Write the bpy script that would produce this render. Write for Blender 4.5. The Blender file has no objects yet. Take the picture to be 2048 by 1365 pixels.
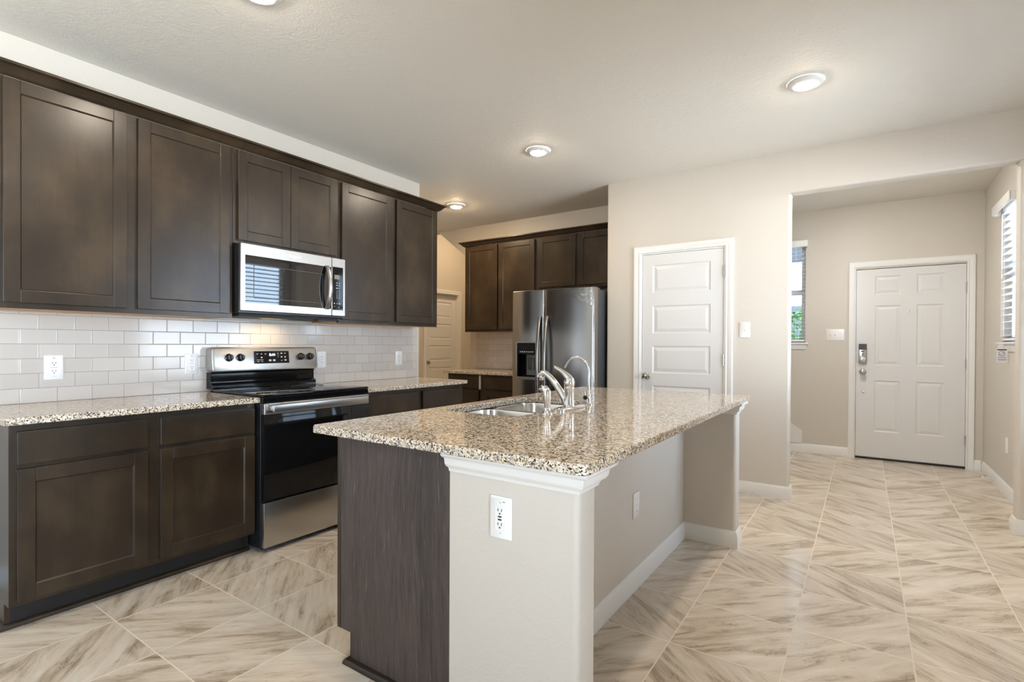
import bpy, bmesh, math, random
from mathutils import Vector, Matrix, Euler

# ------------------------------------------------------------------ camera, world, exposure
scene = bpy.context.scene
col = scene.collection
RES_X, RES_Y = 2048, 1365
F_PX, CX, CY = 1033.85, 1024.0, 696.74
CAM_H = 1.2092
YAW, PITCH, ROLL = math.radians(34.2876), math.radians(-0.3563), math.radians(0.2697)
cam_data = bpy.data.cameras.new('camera')
cam = bpy.data.objects.new('camera', cam_data)
col.objects.link(cam)
cam_data.sensor_fit = 'HORIZONTAL'
cam_data.sensor_width = 36.0
cam_data.lens = 36.0 * F_PX / RES_X
cam_data.shift_x = (RES_X / 2 - CX) / RES_X
cam_data.shift_y = (CY - RES_Y / 2) / RES_X
cam_data.clip_start = 0.02
fw = Vector((-math.sin(YAW) * math.cos(PITCH), math.cos(YAW) * math.cos(PITCH), math.sin(PITCH)))
rt = Vector((math.cos(YAW), math.sin(YAW), 0))
up = rt.cross(fw)
rt2 = rt * math.cos(ROLL) + up * math.sin(ROLL)
up2 = -rt * math.sin(ROLL) + up * math.cos(ROLL)
cam.matrix_world = Matrix(((rt2.x, up2.x, -fw.x, 0), (rt2.y, up2.y, -fw.y, 0), (rt2.z, up2.z, -fw.z, CAM_H), (0, 0, 0, 1)))
scene.camera = cam

SKY = 6.4
LAMP = 165.0
world = bpy.data.worlds.new('sky')
scene.world = world
world.use_nodes = True
wn, wl = world.node_tree.nodes, world.node_tree.links
wn.clear()
w_out = wn.new('ShaderNodeOutputWorld')
w_bg = wn.new('ShaderNodeBackground')
w_tc = wn.new('ShaderNodeTexCoord')
w_sep = wn.new('ShaderNodeSeparateXYZ')
w_ramp = wn.new('ShaderNodeValToRGB')
w_map = wn.new('ShaderNodeMapRange')
w_map.inputs['From Min'].default_value = -1
wl.new(w_tc.outputs['Generated'], w_sep.inputs[0])
wl.new(w_sep.outputs['Z'], w_map.inputs['Value'])
wl.new(w_map.outputs[0], w_ramp.inputs[0])
w_ramp.color_ramp.elements[0].position = 0.46
w_ramp.color_ramp.elements[0].color = (1.40, 1.50, 1.66, 1)
w_ramp.color_ramp.elements[1].position = 0.54
w_ramp.color_ramp.elements[1].color = (0.46, 0.59, 0.80, 1)
wl.new(w_ramp.outputs[0], w_bg.inputs['Color'])
w_bg.inputs['Strength'].default_value = SKY
wl.new(w_bg.outputs[0], w_out.inputs['Surface'])

scene.view_settings.view_transform = 'Standard'
scene.view_settings.look = 'None'
scene.view_settings.gamma = 1.0
scene.view_settings.use_curve_mapping = False
scene.view_settings.exposure = 1.25
cyc = scene.cycles
cyc.use_denoising = True
cyc.max_bounces = 10
cyc.diffuse_bounces = 6
cyc.glossy_bounces = 5
cyc.transmission_bounces = 6
cyc.transparent_max_bounces = 12
cyc.caustics_reflective = False
cyc.caustics_refractive = False
cyc.sample_clamp_indirect = 6.0


def portal(name, loc, rot, sx, sy):
    d = bpy.data.lights.new(name, 'AREA')
    d.shape = 'RECTANGLE'
    d.size, d.size_y = sx, sy
    d.cycles.is_portal = True
    o = bpy.data.objects.new(name, d)
    o.location = loc
    o.rotation_euler = rot
    col.objects.link(o)


HP = math.pi / 2
# daylight enters through these openings (sampling portals only, they emit nothing themselves)
portal('portal_rear', (-1.5, -3.62, 1.22), (-HP, 0, math.pi), 0.8, 2.36)
portal('portal_rear_side', (1.16, -1.75, 1.45), (0, HP, 0), 1.9, 2.3)
portal('portal_added_side', (1.16, 0.1, 1.1), (0, HP, 0), 2.2, 0.8)
portal('portal_dining', (1.16, 3.7, 1.5), (0, HP, 0), 1.8, 1.6)
portal('portal_foyer_side', (1.16, 5.735, 1.83), (0, HP, 0), 1.16, 0.59)
portal('portal_foyer_front', (-1.16, 6.95, 1.83), (-HP, 0, 0), 1.2, 1.16)

# ------------------------------------------------------------------ material helpers
MATS = {}


def srgb(r, g, b):
    f = lambda c: (c / 255 / 12.92) if c / 255 <= 0.04045 else ((c / 255 + 0.055) / 1.055) ** 2.4
    return (f(r), f(g), f(b), 1)


class NT:
    def __init__(s, name):
        s.m = bpy.data.materials.new(name)
        s.m.use_nodes = True
        s.t = s.m.node_tree
        s.t.nodes.clear()
        s.out = s.n('ShaderNodeOutputMaterial')

    def n(s, typ, **kw):
        nd = s.t.nodes.new(typ)
        for k, v in kw.items():
            if k.startswith('i_'):
                nd.inputs[k[2:].replace('_', ' ')].default_value = v
            else:
                setattr(nd, k, v)
        return nd

    def l(s, a, b):
        s.t.links.new(a, b)

    def bsdf(s, color=None, rough=0.5, metal=0.0, **kw):
        b = s.n('ShaderNodeBsdfPrincipled')
        if color is not None:
            b.inputs['Base Color'].default_value = color
        b.inputs['Roughness'].default_value = rough
        b.inputs['Metallic'].default_value = metal
        for k, v in kw.items():
            b.inputs[k.replace('_', ' ')].default_value = v
        s.l(b.outputs[0], s.out.inputs['Surface'])
        return b

    def pos(s, scale=(1, 1, 1), rot=(0, 0, 0), loc=(0, 0, 0)):
        g = s.n('ShaderNodeNewGeometry')
        m = s.n('ShaderNodeMapping')
        m.inputs['Scale'].default_value = scale
        m.inputs['Rotation'].default_value = rot
        m.inputs['Location'].default_value = loc
        s.l(g.outputs['Position'], m.inputs['Vector'])
        return m.outputs[0]

    def noise(s, vec, scale, detail=4, rough=0.5, dist=0.0):
        n = s.n('ShaderNodeTexNoise')
        n.inputs['Scale'].default_value = scale
        n.inputs['Detail'].default_value = detail
        n.inputs['Roughness'].default_value = rough
        n.inputs['Distortion'].default_value = dist
        s.l(vec, n.inputs['Vector'])
        return n.outputs['Fac']

    def ramp(s, fac, stops, interp='LINEAR'):
        r = s.n('ShaderNodeValToRGB')
        r.color_ramp.interpolation = interp
        e = r.color_ramp.elements
        while len(e) < len(stops):
            e.new(0.5)
        for el, (p, c) in zip(e, stops):
            el.position = p
            el.color = c if len(c) == 4 else (*c, 1)
        s.l(fac, r.inputs[0])
        return r.outputs[0]

    def mix(s, fac, a, b, typ='MIX'):
        m = s.n('ShaderNodeMix', data_type='RGBA', blend_type=typ)
        for sock, v in ((0, fac), (6, a), (7, b)):
            if hasattr(v, 'is_output'):
                s.l(v, m.inputs[sock])
            else:
                m.inputs[sock].default_value = v
        return m.outputs[2]

    def math(s, op, a, b=0.0, c=0.0):
        m = s.n('ShaderNodeMath', operation=op)
        for i, v in enumerate((a, b, c)):
            if hasattr(v, 'is_output'):
                s.l(v, m.inputs[i])
            else:
                m.inputs[i].default_value = v
        return m.outputs[0]

    def bump(s, h, bsdf, strength=0.2, dist=0.002):
        b = s.n('ShaderNodeBump')
        b.inputs['Strength'].default_value = strength
        b.inputs['Distance'].default_value = dist
        s.l(h, b.inputs['Height'])
        s.l(b.outputs[0], bsdf.inputs['Normal'])


def flat(name, color, rough=0.5, metal=0.0, **kw):
    t = NT(name)
    t.bsdf(color, rough, metal, **kw)
    MATS[name] = t.m


def paint(name, color, rough, bscale, bstr, bdist):
    t = NT(name)
    b = t.bsdf(color, rough)
    p = t.pos()
    h = t.noise(p, bscale, 3, 0.55)
    h2 = t.noise(p, bscale * 0.35, 2, 0.5, 0.6)
    t.bump(t.math('ADD', h, h2), b, bstr, bdist)
    MATS[name] = t.m


paint('wall_paint', (0.610, 0.567, 0.505, 1), 0.55, 130, 0.28, 0.004)
paint('ceiling_paint', (0.740, 0.705, 0.640, 1), 0.75, 85, 0.42, 0.006)
flat('trim_white', (0.77, 0.77, 0.755, 1), 0.32)
flat('door_white', (0.69, 0.69, 0.69, 1), 0.35)
flat('plate_white', (0.84, 0.84, 0.83, 1), 0.3)
flat('slot_dark', (0.03, 0.03, 0.032, 1), 0.5)
flat('black_gloss', (0.005, 0.005, 0.0055, 1), 0.05, Specular_IOR_Level=0.28)
flat('mirror_black', (0.006, 0.006, 0.007, 1), 0.02, Specular_IOR_Level=1.0, Coat_Weight=0.25, Coat_Roughness=0.01)
flat('black_satin', (0.012, 0.012, 0.013, 1), 0.3)
flat('black_matte', (0.008, 0.008, 0.008, 1), 0.6)
flat('dark_grey', (0.05, 0.052, 0.055, 1), 0.4)
flat('grey_plastic', (0.16, 0.165, 0.17, 1), 0.35)
flat('chrome', (0.80, 0.80, 0.81, 1), 0.06, 1.0)
flat('satin_nickel', (0.50, 0.48, 0.45, 1), 0.22, 1.0)
flat('vinyl_white', (0.82, 0.83, 0.85, 1), 0.4)
flat('logo_silver', (0.75, 0.74, 0.72, 1), 0.25, 0.6)
flat('mark_grey', (0.55, 0.55, 0.54, 1), 0.5)
flat('print_dark', (0.12, 0.12, 0.15, 1), 0.6)
flat('paper', (0.72, 0.71, 0.74, 1), 0.6)
flat('red_brown_print', (0.05, 0.018, 0.012, 1), 0.6)
flat('raw_maple', srgb(196, 152, 100), 0.5)
flat('lcd_olive', (0.20, 0.20, 0.13, 1), 0.3)
flat('knob_black', (0.01, 0.01, 0.01, 1), 0.22)
flat('concrete', (0.45, 0.44, 0.42, 1), 0.8)
flat('siding_white', (0.72, 0.73, 0.75, 1), 0.6)
flat('roof_shingle', (0.06, 0.06, 0.065, 1), 0.8)
flat('hall_trim', (0.78, 0.76, 0.72, 1), 0.4)


def m_cabinet():
    t = NT('cabinet_wood')
    b = t.bsdf(None, 0.4)
    b.inputs['Specular IOR Level'].default_value = 0.45
    p = t.pos((1, 1, 0.28))
    a = t.noise(t.pos((1, 1, 0.7)), 4.5, 5, 0.55, 0.1)
    g = t.noise(t.pos((60, 60, 2.2)), 1.0, 5, 0.6, 0.4)
    f = t.math('ADD', t.math('MULTIPLY', a, 0.86), t.math('MULTIPLY', g, 0.14))
    c = t.ramp(f, [(0.33, srgb(37, 28, 19)), (0.50, srgb(47, 37, 26)), (0.68, srgb(65, 52, 37))])
    t.l(c, b.inputs['Base Color'])
    b.inputs['Roughness'].default_value = 0.29
    MATS['cabinet_wood'] = t.m


def m_laminate():
    t = NT('laminate_wood')
    b = t.bsdf(None, 0.48)
    p = t.pos((1, 1, 1))
    warp = t.noise(t.pos((3, 3, 1.1)), 1.0, 3, 0.5)
    va = t.n('ShaderNodeVectorMath', operation='MULTIPLY_ADD')
    cmb = t.n('ShaderNodeCombineXYZ')
    t.l(warp, cmb.inputs[0])
    t.l(p, va.inputs[0])
    va.inputs[1].default_value = (1, 1, 1)
    sc = t.n('ShaderNodeVectorMath', operation='SCALE')
    t.l(cmb.outputs[0], sc.inputs[0])
    sc.inputs['Scale'].default_value = 0.11
    t.l(sc.outputs[0], va.inputs[2])
    mp = t.n('ShaderNodeMapping')
    mp.inputs['Scale'].default_value = (170, 170, 6.5)
    t.l(va.outputs[0], mp.inputs[0])
    fine = t.noise(mp.outputs[0], 1.0, 6, 0.65, 0.5)
    mp2 = t.n('ShaderNodeMapping')
    mp2.inputs['Scale'].default_value = (16, 16, 0.9)
    t.l(va.outputs[0], mp2.inputs[0])
    broad = t.noise(mp2.outputs[0], 1.0, 3, 0.5, 0.3)
    base = t.ramp(broad, [(0.3, srgb(58, 52, 49)), (0.5, srgb(76, 65, 62)), (0.7, srgb(72, 69, 68))])
    dark = t.ramp(fine, [(0.34, (0.40, 0.40, 0.40)), (0.52, (1, 1, 1))])
    c = t.mix(1.0, base, dark, 'MULTIPLY')
    streak = t.ramp(fine, [(0.62, (0, 0, 0)), (0.72, (1, 1, 1))])
    c = t.mix(t.math('MULTIPLY', streak, 0.7), c, srgb(148, 138, 134))
    t.l(c, b.inputs['Base Color'])
    t.bump(fine, b, 0.08, 0.001)
    MATS['laminate_wood'] = t.m


def m_granite():
    t = NT('granite')
    b = t.bsdf(None, 0.06)
    b.inputs['Specular IOR Level'].default_value = 0.55
    p = t.pos((1, 1, 1))
    n1 = t.noise(p, 85, 5, 0.62, 0.4)
    n2 = t.noise(t.pos((1, 1, 1), loc=(3, 7, 1)), 145, 3, 0.6, 0.3)
    n3 = t.noise(t.pos((1, 1, 1), loc=(9, 2, 5)), 52, 3, 0.5, 0.2)
    c = t.ramp(n1, [(0.36, srgb(172, 148, 118)), (0.45, srgb(212, 195, 170)), (0.58, srgb(228, 221, 210))])
    grey = t.ramp(n3, [(0.53, (0, 0, 0)), (0.58, (1, 1, 1))])
    c = t.mix(t.math('MULTIPLY', grey, 0.55), c, srgb(140, 132, 124))
    dk = t.ramp(n2, [(0.425, (1, 1, 1)), (0.465, (0, 0, 0))])
    c = t.mix(dk, c, srgb(34, 31, 30))
    n4 = t.noise(t.pos((1, 1, 1), loc=(1, 12, 15)), 72, 4, 0.6, 0.5)
    dk2 = t.ramp(n4, [(0.36, (1, 1, 1)), (0.39, (0, 0, 0))])
    c = t.mix(dk2, c, srgb(52, 46, 42))
    t.l(c, b.inputs['Base Color'])
    MATS['granite'] = t.m


def m_steel(name, color, rough, grain):
    t = NT(name)
    b = t.bsdf(color, rough, 1.0)
    b.inputs['Anisotropic'].default_value = 0.15
    g = t.noise(t.pos(grain), 1.0, 2, 0.5)
    r = t.ramp(g, [(0.3, (rough * 0.97,) * 3), (0.7, (rough * 1.03,) * 3)])
    t.l(r, b.inputs['Roughness'])
    MATS[name] = t.m


def m_floor():
    t = NT('floor_tile')
    b = t.bsdf(None, 0.3)
    T = 0.4065
    g = t.n('ShaderNodeNewGeometry')
    sub = t.n('ShaderNodeVectorMath', operation='SUBTRACT')
    t.l(g.outputs['Position'], sub.inputs[0])
    sub.inputs[1].default_value = (-1.869 - 20 * T, 0.882 - 20 * T, 0)
    dv = t.n('ShaderNodeVectorMath', operation='SCALE')
    dv.inputs['Scale'].default_value = 1 / T
    t.l(sub.outputs[0], dv.inputs[0])
    fl = t.n('ShaderNodeVectorMath', operation='FLOOR')
    t.l(dv.outputs[0], fl.inputs[0])
    fr = t.n('ShaderNodeVectorMath', operation='FRACTION')
    t.l(dv.outputs[0], fr.inputs[0])
    sep = t.n('ShaderNodeSeparateXYZ')
    t.l(fr.outputs[0], sep.inputs[0])
    flz = t.n('ShaderNodeVectorMath', operation='MULTIPLY')
    t.l(fl.outputs[0], flz.inputs[0])
    flz.inputs[1].default_value = (1, 1, 0)
    wn_ = t.n('ShaderNodeTexWhiteNoise', noise_dimensions='3D')
    t.l(flz.outputs[0], wn_.inputs['Vector'])
    rnd = wn_.outputs['Value']
    ex = t.math('MINIMUM', sep.outputs[0], t.math('SUBTRACT', 1.0, sep.outputs[0]))
    ey = t.math('MINIMUM', sep.outputs[1], t.math('SUBTRACT', 1.0, sep.outputs[1]))
    ed = t.math('MULTIPLY', t.math('MINIMUM', ex, ey), T)
    grout = t.math('LESS_THAN', ed, 0.0026)
    # vein direction differs tile by tile
    ang = t.math('ADD', t.math('MULTIPLY', t.math('GREATER_THAN', rnd, 0.5), HP), 0.62)
    ang = t.math('ADD', ang, t.math('MULTIPLY', wn_.outputs['Value'], 0.25))
    rot = t.n('ShaderNodeVectorRotate', rotation_type='Z_AXIS')
    t.l(fr.outputs[0], rot.inputs['Vector'])
    t.l(ang, rot.inputs['Angle'])
    off = t.n('ShaderNodeVectorMath', operation='MULTIPLY_ADD')
    t.l(wn_.outputs['Color'], off.inputs[0])
    off.inputs[1].default_value = (37, 53, 11)
    t.l(rot.outputs[0], off.inputs[2])
    m1 = t.n('ShaderNodeMapping')
    m1.inputs['Scale'].default_value = (0.85, 4.6, 1)
    t.l(off.outputs[0], m1.inputs[0])
    v1 = t.noise(m1.outputs[0], 1.0, 9, 0.63, 0.7)
    m2 = t.n('ShaderNodeMapping')
    m2.inputs['Scale'].default_value = (1.5, 17, 1)
    t.l(off.outputs[0], m2.inputs[0])
    v2 = t.noise(m2.outputs[0], 1.0, 5, 0.6, 0.9)
    f = t.math('ADD', t.math('MULTIPLY', v1, 0.78), t.math('MULTIPLY', v2, 0.22))
    c = t.ramp(f, [(0.31, srgb(128, 112, 94)), (0.395, srgb(166, 151, 132)), (0.485, srgb(197, 184, 167)), (0.63, srgb(214, 205, 192))])
    mv = t.n('ShaderNodeMapping')
    mv.inputs['Scale'].default_value = (1.1, 4.6, 1)
    mv.inputs['Location'].default_value = (4.3, 1.7, 2)
    t.l(off.outputs[0], mv.inputs[0])
    v3 = t.noise(mv.outputs[0], 1.0, 6, 0.6, 1.2)
    vein = t.ramp(v3, [(0.490, (0, 0, 0)), (0.5, (1, 1, 1)), (0.510, (0, 0, 0))])
    patch = t.ramp(v1, [(0.40, (1, 1, 1)), (0.56, (0, 0, 0))])
    c = t.mix(t.math('MULTIPLY', t.math('MULTIPLY', vein, patch), 0.7), c, srgb(105, 90, 74))
    tone = t.math('ADD', 0.93, t.math('MULTIPLY', rnd, 0.12))
    tc = t.n('ShaderNodeCombineColor')
    for i in range(3):
        t.l(tone, tc.inputs[i])
    c = t.mix(1.0, c, tc.outputs[0], 'MULTIPLY')
    c = t.mix(grout, c, srgb(214, 203, 187))
    t.l(c, b.inputs['Base Color'])
    r = t.math('ADD', 0.13, t.math('MULTIPLY', grout, 0.5))
    r = t.math('ADD', r, t.math('MULTIPLY', v1, 0.16))
    t.l(r, b.inputs['Roughness'])
    h = t.ramp(ed, [(0.0, (0, 0, 0)), (0.004, (1, 1, 1))])
    h = t.math('ADD', h, t.math('MULTIPLY', v2, 0.12))
    t.bump(h, b, 0.35, 0.0016)
    MATS['floor_tile'] = t.m


def m_subway(name, axis_u, u0, z0):
    """glossy 150 x 75 mm running-bond tile; u runs along the wall."""
    t = NT(name)
    b = t.bsdf(None, 0.12)
    L, H = 0.148, 0.0756
    g = t.n('ShaderNodeNewGeometry')
    sep = t.n('ShaderNodeSeparateXYZ')
    t.l(g.outputs['Position'], sep.inputs[0])
    u = t.math('DIVIDE', t.math('SUBTRACT', sep.outputs[axis_u], u0 - 40 * L), L)
    w = t.math('DIVIDE', t.math('SUBTRACT', sep.outputs[2], z0 - 20 * H), H)
    row = t.math('FLOOR', w)
    odd = t.math('MODULO', row, 2.0)
    uu = t.math('ADD', u, t.math('MULTIPLY', odd, 0.5))
    fu = t.math('FRACT', uu)
    fw_ = t.math('FRACT', w)
    eu = t.math('MULTIPLY', t.math('MINIMUM', fu, t.math('SUBTRACT', 1.0, fu)), L)
    ew = t.math('MULTIPLY', t.math('MINIMUM', fw_, t.math('SUBTRACT', 1.0, fw_)), H)
    ed = t.math('MINIMUM', eu, ew)
    grout = t.math('LESS_THAN', ed, 0.0011)
    cv = t.n('ShaderNodeCombineXYZ')
    t.l(t.math('FLOOR', uu), cv.inputs[0])
    t.l(row, cv.inputs[1])
    wn_ = t.n('ShaderNodeTexWhiteNoise', noise_dimensions='3D')
    t.l(cv.outputs[0], wn_.inputs['Vector'])
    c = t.ramp(wn_.outputs['Value'], [(0, srgb(192, 186, 180)), (1, srgb(200, 195, 189))])
    c = t.mix(grout, c, srgb(142, 134, 128))
    t.l(c, b.inputs['Base Color'])
    t.l(t.math('ADD', 0.10, t.math('MULTIPLY', grout, 0.6)), b.inputs['Roughness'])
    h = t.ramp(ed, [(0.0, (0, 0, 0)), (0.003, (1, 1, 1))])
    # each tile sits at a very slightly different tilt
    sepc = t.n('ShaderNodeSeparateColor')
    t.l(wn_.outputs['Color'], sepc.inputs[0])
    tilt = t.math('ADD', t.math('MULTIPLY', t.math('SUBTRACT', sepc.outputs[0], 0.5), t.math('MULTIPLY', fu, 1.4)),
                  t.math('MULTIPLY', t.math('SUBTRACT', sepc.outputs[1], 0.5), t.math('MULTIPLY', fw_, 0.8)))
    t.bump(t.math('ADD', h, tilt), b, 0.5, 0.0012)
    MATS[name] = t.m


def m_glass(name, tint=(0.97, 0.99, 0.98, 1)):
    t = NT(name)
    tr = t.n('ShaderNodeBsdfTransparent')
    tr.inputs[0].default_value = tint
    gl = t.n('ShaderNodeBsdfGlossy')
    gl.inputs['Roughness'].default_value = 0.02
    fr = t.n('ShaderNodeFresnel')
    fr.inputs['IOR'].default_value = 1.45
    mx = t.n('ShaderNodeMixShader')
    t.l(fr.outputs[0], mx.inputs[0])
    t.l(tr.outputs[0], mx.inputs[1])
    t.l(gl.outputs[0], mx.inputs[2])
    t.l(mx.outputs[0], t.out.inputs['Surface'])
    MATS[name] = t.m


def m_film():
    t = NT('plastic_film')
    tr = t.n('ShaderNodeBsdfTransparent')
    tr.inputs[0].default_value = (0.93, 0.93, 0.93, 1)
    gl = t.n('ShaderNodeBsdfGlossy')
    gl.inputs['Roughness'].default_value = 0.18
    gl.inputs[0].default_value = (0.9, 0.9, 0.9, 1)
    mx = t.n('ShaderNodeMixShader')
    mx.inputs[0].default_value = 0.22
    t.l(tr.outputs[0], mx.inputs[1])
    t.l(gl.outputs[0], mx.inputs[2])
    t.l(mx.outputs[0], t.out.inputs['Surface'])
    MATS['plastic_film'] = t.m


def m_slat():
    t = NT('blind_white')
    d = t.n('ShaderNodeBsdfPrincipled')
    d.inputs['Base Color'].default_value = (0.86, 0.87, 0.88, 1)
    d.inputs['Roughness'].default_value = 0.4
    tl = t.n('ShaderNodeBsdfTranslucent')
    tl.inputs[0].default_value = (0.85, 0.88, 0.92, 1)
    mx = t.n('ShaderNodeMixShader')
    mx.inputs[0].default_value = 0.42
    t.l(d.outputs[0], mx.inputs[1])
    t.l(tl.outputs[0], mx.inputs[2])
    t.l(mx.outputs[0], t.out.inputs['Surface'])
    MATS['blind_white'] = t.m


def m_emit(name, color, strength):
    t = NT(name)
    e = t.n('ShaderNodeEmission')
    e.inputs[0].default_value = color
    e.inputs[1].default_value = strength
    t.l(e.outputs[0], t.out.inputs['Surface'])
    MATS[name] = t.m


def m_leaf():
    t = NT('leaf_green')
    b = t.bsdf(None, 0.5)
    n = t.noise(t.pos(), 9.0, 3, 0.5)
    c = t.ramp(n, [(0.3, (0.03, 0.10, 0.015)), (0.55, (0.09, 0.24, 0.04)), (0.75, (0.22, 0.34, 0.07))])
    t.l(c, b.inputs['Base Color'])
    MATS['leaf_green'] = t.m


m_cabinet(); m_laminate(); m_granite(); m_floor(); m_film(); m_slat(); m_leaf()
m_steel('stainless', (0.46, 0.44, 0.41, 1), 0.30, (3, 3, 700))
m_steel('stainless_vertical', (0.37, 0.365, 0.36, 1), 0.2, (400, 400, 3))
m_steel('sink_steel', (0.66, 0.65, 0.63, 1), 0.2, (200, 3, 60))
m_subway('subway_tile', 1, 0.752, 1.354)
m_subway('subway_tile_end_wall', 0, -4.028, 1.366)
m_glass('window_glass')
m_emit('lamp_warm', (1.0, 0.86, 0.70, 1), LAMP)
m_emit('lamp_deep_warm', (1.0, 0.74, 0.46, 1), LAMP * 1.9)
m_emit('lamp_entry_fill', (1.0, 0.94, 0.86, 1), LAMP * 2.0)  # for the unseen lamp added in the entry
m_emit('cook_glow', (1.0, 0.72, 0.42, 1), 22.0)  # for the added glow under the microwave
m_emit('clock_blue', (0.30, 0.38, 1.0, 1), 5.0)


# ------------------------------------------------------------------ geometry helpers
def world_origin(o):
    v = Vector((0, 0, 0))
    while o:
        v = v + o.location
        o = o.parent
    return v


R_ID = Matrix.Identity(4)
R_LEFT = Matrix.Rotation(HP, 4, 'Z')      # local x -> world y, local y -> world -x (faces +x)
R_ISLE = Matrix.Rotation(-HP, 4, 'Z')     # local x -> world -y, local y -> world +x (faces -x)


class MB:
    def __init__(s, M=None):
        s.bm = bmesh.new()
        s.M = M or R_ID

    def _add(s, verts):
        for v in verts:
            v.co = s.M @ v.co

    def box(s, x0, x1, y0, y1, z0, z1, bev=0.0, seg=2):
        x0, x1 = sorted((x0, x1)); y0, y1 = sorted((y0, y1)); z0, z1 = sorted((z0, z1))
        r = bmesh.ops.create_cube(s.bm, size=1.0)
        vs = r['verts']
        for v in vs:
            v.co = Vector((x0 if v.co.x < 0 else x1, y0 if v.co.y < 0 else y1, z0 if v.co.z < 0 else z1))
        if bev > 0:
            es = list({e for v in vs for e in v.link_edges})
            r = bmesh.ops.bevel(s.bm, geom=es, offset=bev, segments=seg, profile=0.5, affect='EDGES')
            vs = list({v for f in r['faces'] for v in f.verts} | {v for v in vs if v.is_valid})
        s._add(vs)
        return s

    def prism(s, pts, axis, a, b):
        """polygon pts (2D) extruded along axis from a to b. axis x: pts=(y,z); y: (x,z); z: (x,y)"""
        def mk(p, t):
            if axis == 'x': return Vector((t, p[0], p[1]))
            if axis == 'y': return Vector((p[0], t, p[1]))
            return Vector((p[0], p[1], t))
        A = [s.bm.verts.new(mk(p, a)) for p in pts]
        B = [s.bm.verts.new(mk(p, b)) for p in pts]
        fs = [s.bm.faces.new(A[::-1]), s.bm.faces.new(B)]
        n = len(pts)
        for i in range(n):
            fs.append(s.bm.faces.new((A[i], A[(i + 1) % n], B[(i + 1) % n], B[i])))
        s._add(A + B)
        return s

    def loft(s, rings, cap0=False, cap1=False, closed=True):
        L = []
        for r in rings:
            L.append([s.bm.verts.new(Vector(p)) for p in r])
        n = len(L[0])
        for a, b in zip(L, L[1:]):
            for i in range(n if closed else n - 1):
                s.bm.faces.new((a[i], a[(i + 1) % n], b[(i + 1) % n], b[i]))
        if cap0: s.bm.faces.new(L[0][::-1])
        if cap1: s.bm.faces.new(L[-1])
        s._add([v for r in L for v in r])
        return s

    def lathe(s, prof, loc=(0, 0, 0), axis=(0, 0, 1), seg=24, sx=1.0, sy=1.0, caps=True):
        q = Vector((0, 0, 1)).rotation_difference(Vector(axis).normalized())
        loc = Vector(loc)
        rings = []
        for r, z in prof:
            ring = []
            for k in range(seg):
                a = 2 * math.pi * k / seg
                ring.append(loc + q @ Vector((r * math.cos(a) * sx, r * math.sin(a) * sy, z)))
            rings.append(ring)
        s.loft(rings, caps and prof[0][0] > 1e-6, caps and prof[-1][0] > 1e-6)
        return s

    def cyl(s, a, b, r, r2=None, seg=20):
        a, b = Vector(a), Vector(b)
        d = b - a
        return s.lathe([(r, 0), (r if r2 is None else r2, d.length)], a, d, seg)

    def tube(s, pts, rad, seg=12, flat_=None):
        pts = [Vector(p) for p in pts]
        n = len(pts)
        if not hasattr(rad, '__len__'): rad = [rad] * n
        rings = []
        prev = None
        for i, p in enumerate(pts):
            t = (pts[min(i + 1, n - 1)] - pts[max(i - 1, 0)]).normalized()
            if prev is None:
                ref = Vector((0, 0, 1)) if abs(t.z) < 0.9 else Vector((0, 1, 0))
                u = t.cross(ref).normalized()
            else:
                u = (prev - t * prev.dot(t)).normalized()
            prev = u
            v = t.cross(u)
            ru = rad[i]
            rv = rad[i] * (flat_ if flat_ else 1)
            rings.append([p + u * ru * math.cos(2 * math.pi * k / seg) + v * rv * math.sin(2 * math.pi * k / seg) for k in range(seg)])
        return s.loft(rings, True, True)

    def sweep(s, path, normal, prof, closed=False):
        """profile (u outward = tangent x normal, w along normal) swept along a polyline with mitres"""
        P = [Vector(p) for p in path]
        nrm = Vector(normal)
        n = len(P)
        rings = []
        for i in range(n):
            sides = []
            if i > 0 or closed:
                sides.append((P[i] - P[i - 1]).normalized().cross(nrm))
            if i < n - 1 or closed:
                sides.append((P[(i + 1) % n] - P[i]).normalized().cross(nrm))
            if len(sides) == 2:
                m = (sides[0] + sides[1]) / (1 + sides[0].dot(sides[1]))
            else:
                m = sides[0]
            rings.append([P[i] + m * u + nrm * w for u, w in prof])
        if closed: rings.append([Vector(v) for v in rings[0]])
        return s.loft(rings, not closed, not closed)

    def quad(s, *pts):
        vs = [s.bm.verts.new(Vector(p)) for p in pts]
        s.bm.faces.new(vs)
        s._add(vs)
        return s

    def build(s, name, mat, parent=None, smooth=None, **props):
        bmesh.ops.remove_doubles(s.bm, verts=s.bm.verts, dist=1e-6)
        bmesh.ops.recalc_face_normals(s.bm, faces=s.bm.faces)
        me = bpy.data.meshes.new(name)
        o = bpy.data.objects.new(name, me)
        if parent is not None:
            off = world_origin(parent)
            o.parent = parent
        else:
            xs = [v.co for v in s.bm.verts]
            off = Vector(((min(v.x for v in xs) + max(v.x for v in xs)) / 2, (min(v.y for v in xs) + max(v.y for v in xs)) / 2, min(v.z for v in xs)))
            o.location = off
        bmesh.ops.translate(s.bm, vec=-off, verts=s.bm.verts)
        s.bm.to_mesh(me)
        s.bm.free()
        me.materials.append(MATS[mat])
        if smooth is not None:
            for p in me.polygons: p.use_smooth = True
            me.set_sharp_from_angle(angle=math.radians(smooth))
        col.objects.link(o)
        for k, v in props.items(): o[k] = v
        return o


def empty(name, loc, label=None, cat=None, group=None, kind=None):
    o = bpy.data.objects.new(name, None)
    o.empty_display_size = 0.05
    o.location = loc
    col.objects.link(o)
    tag(o, label, cat, group, kind)
    return o


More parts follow.
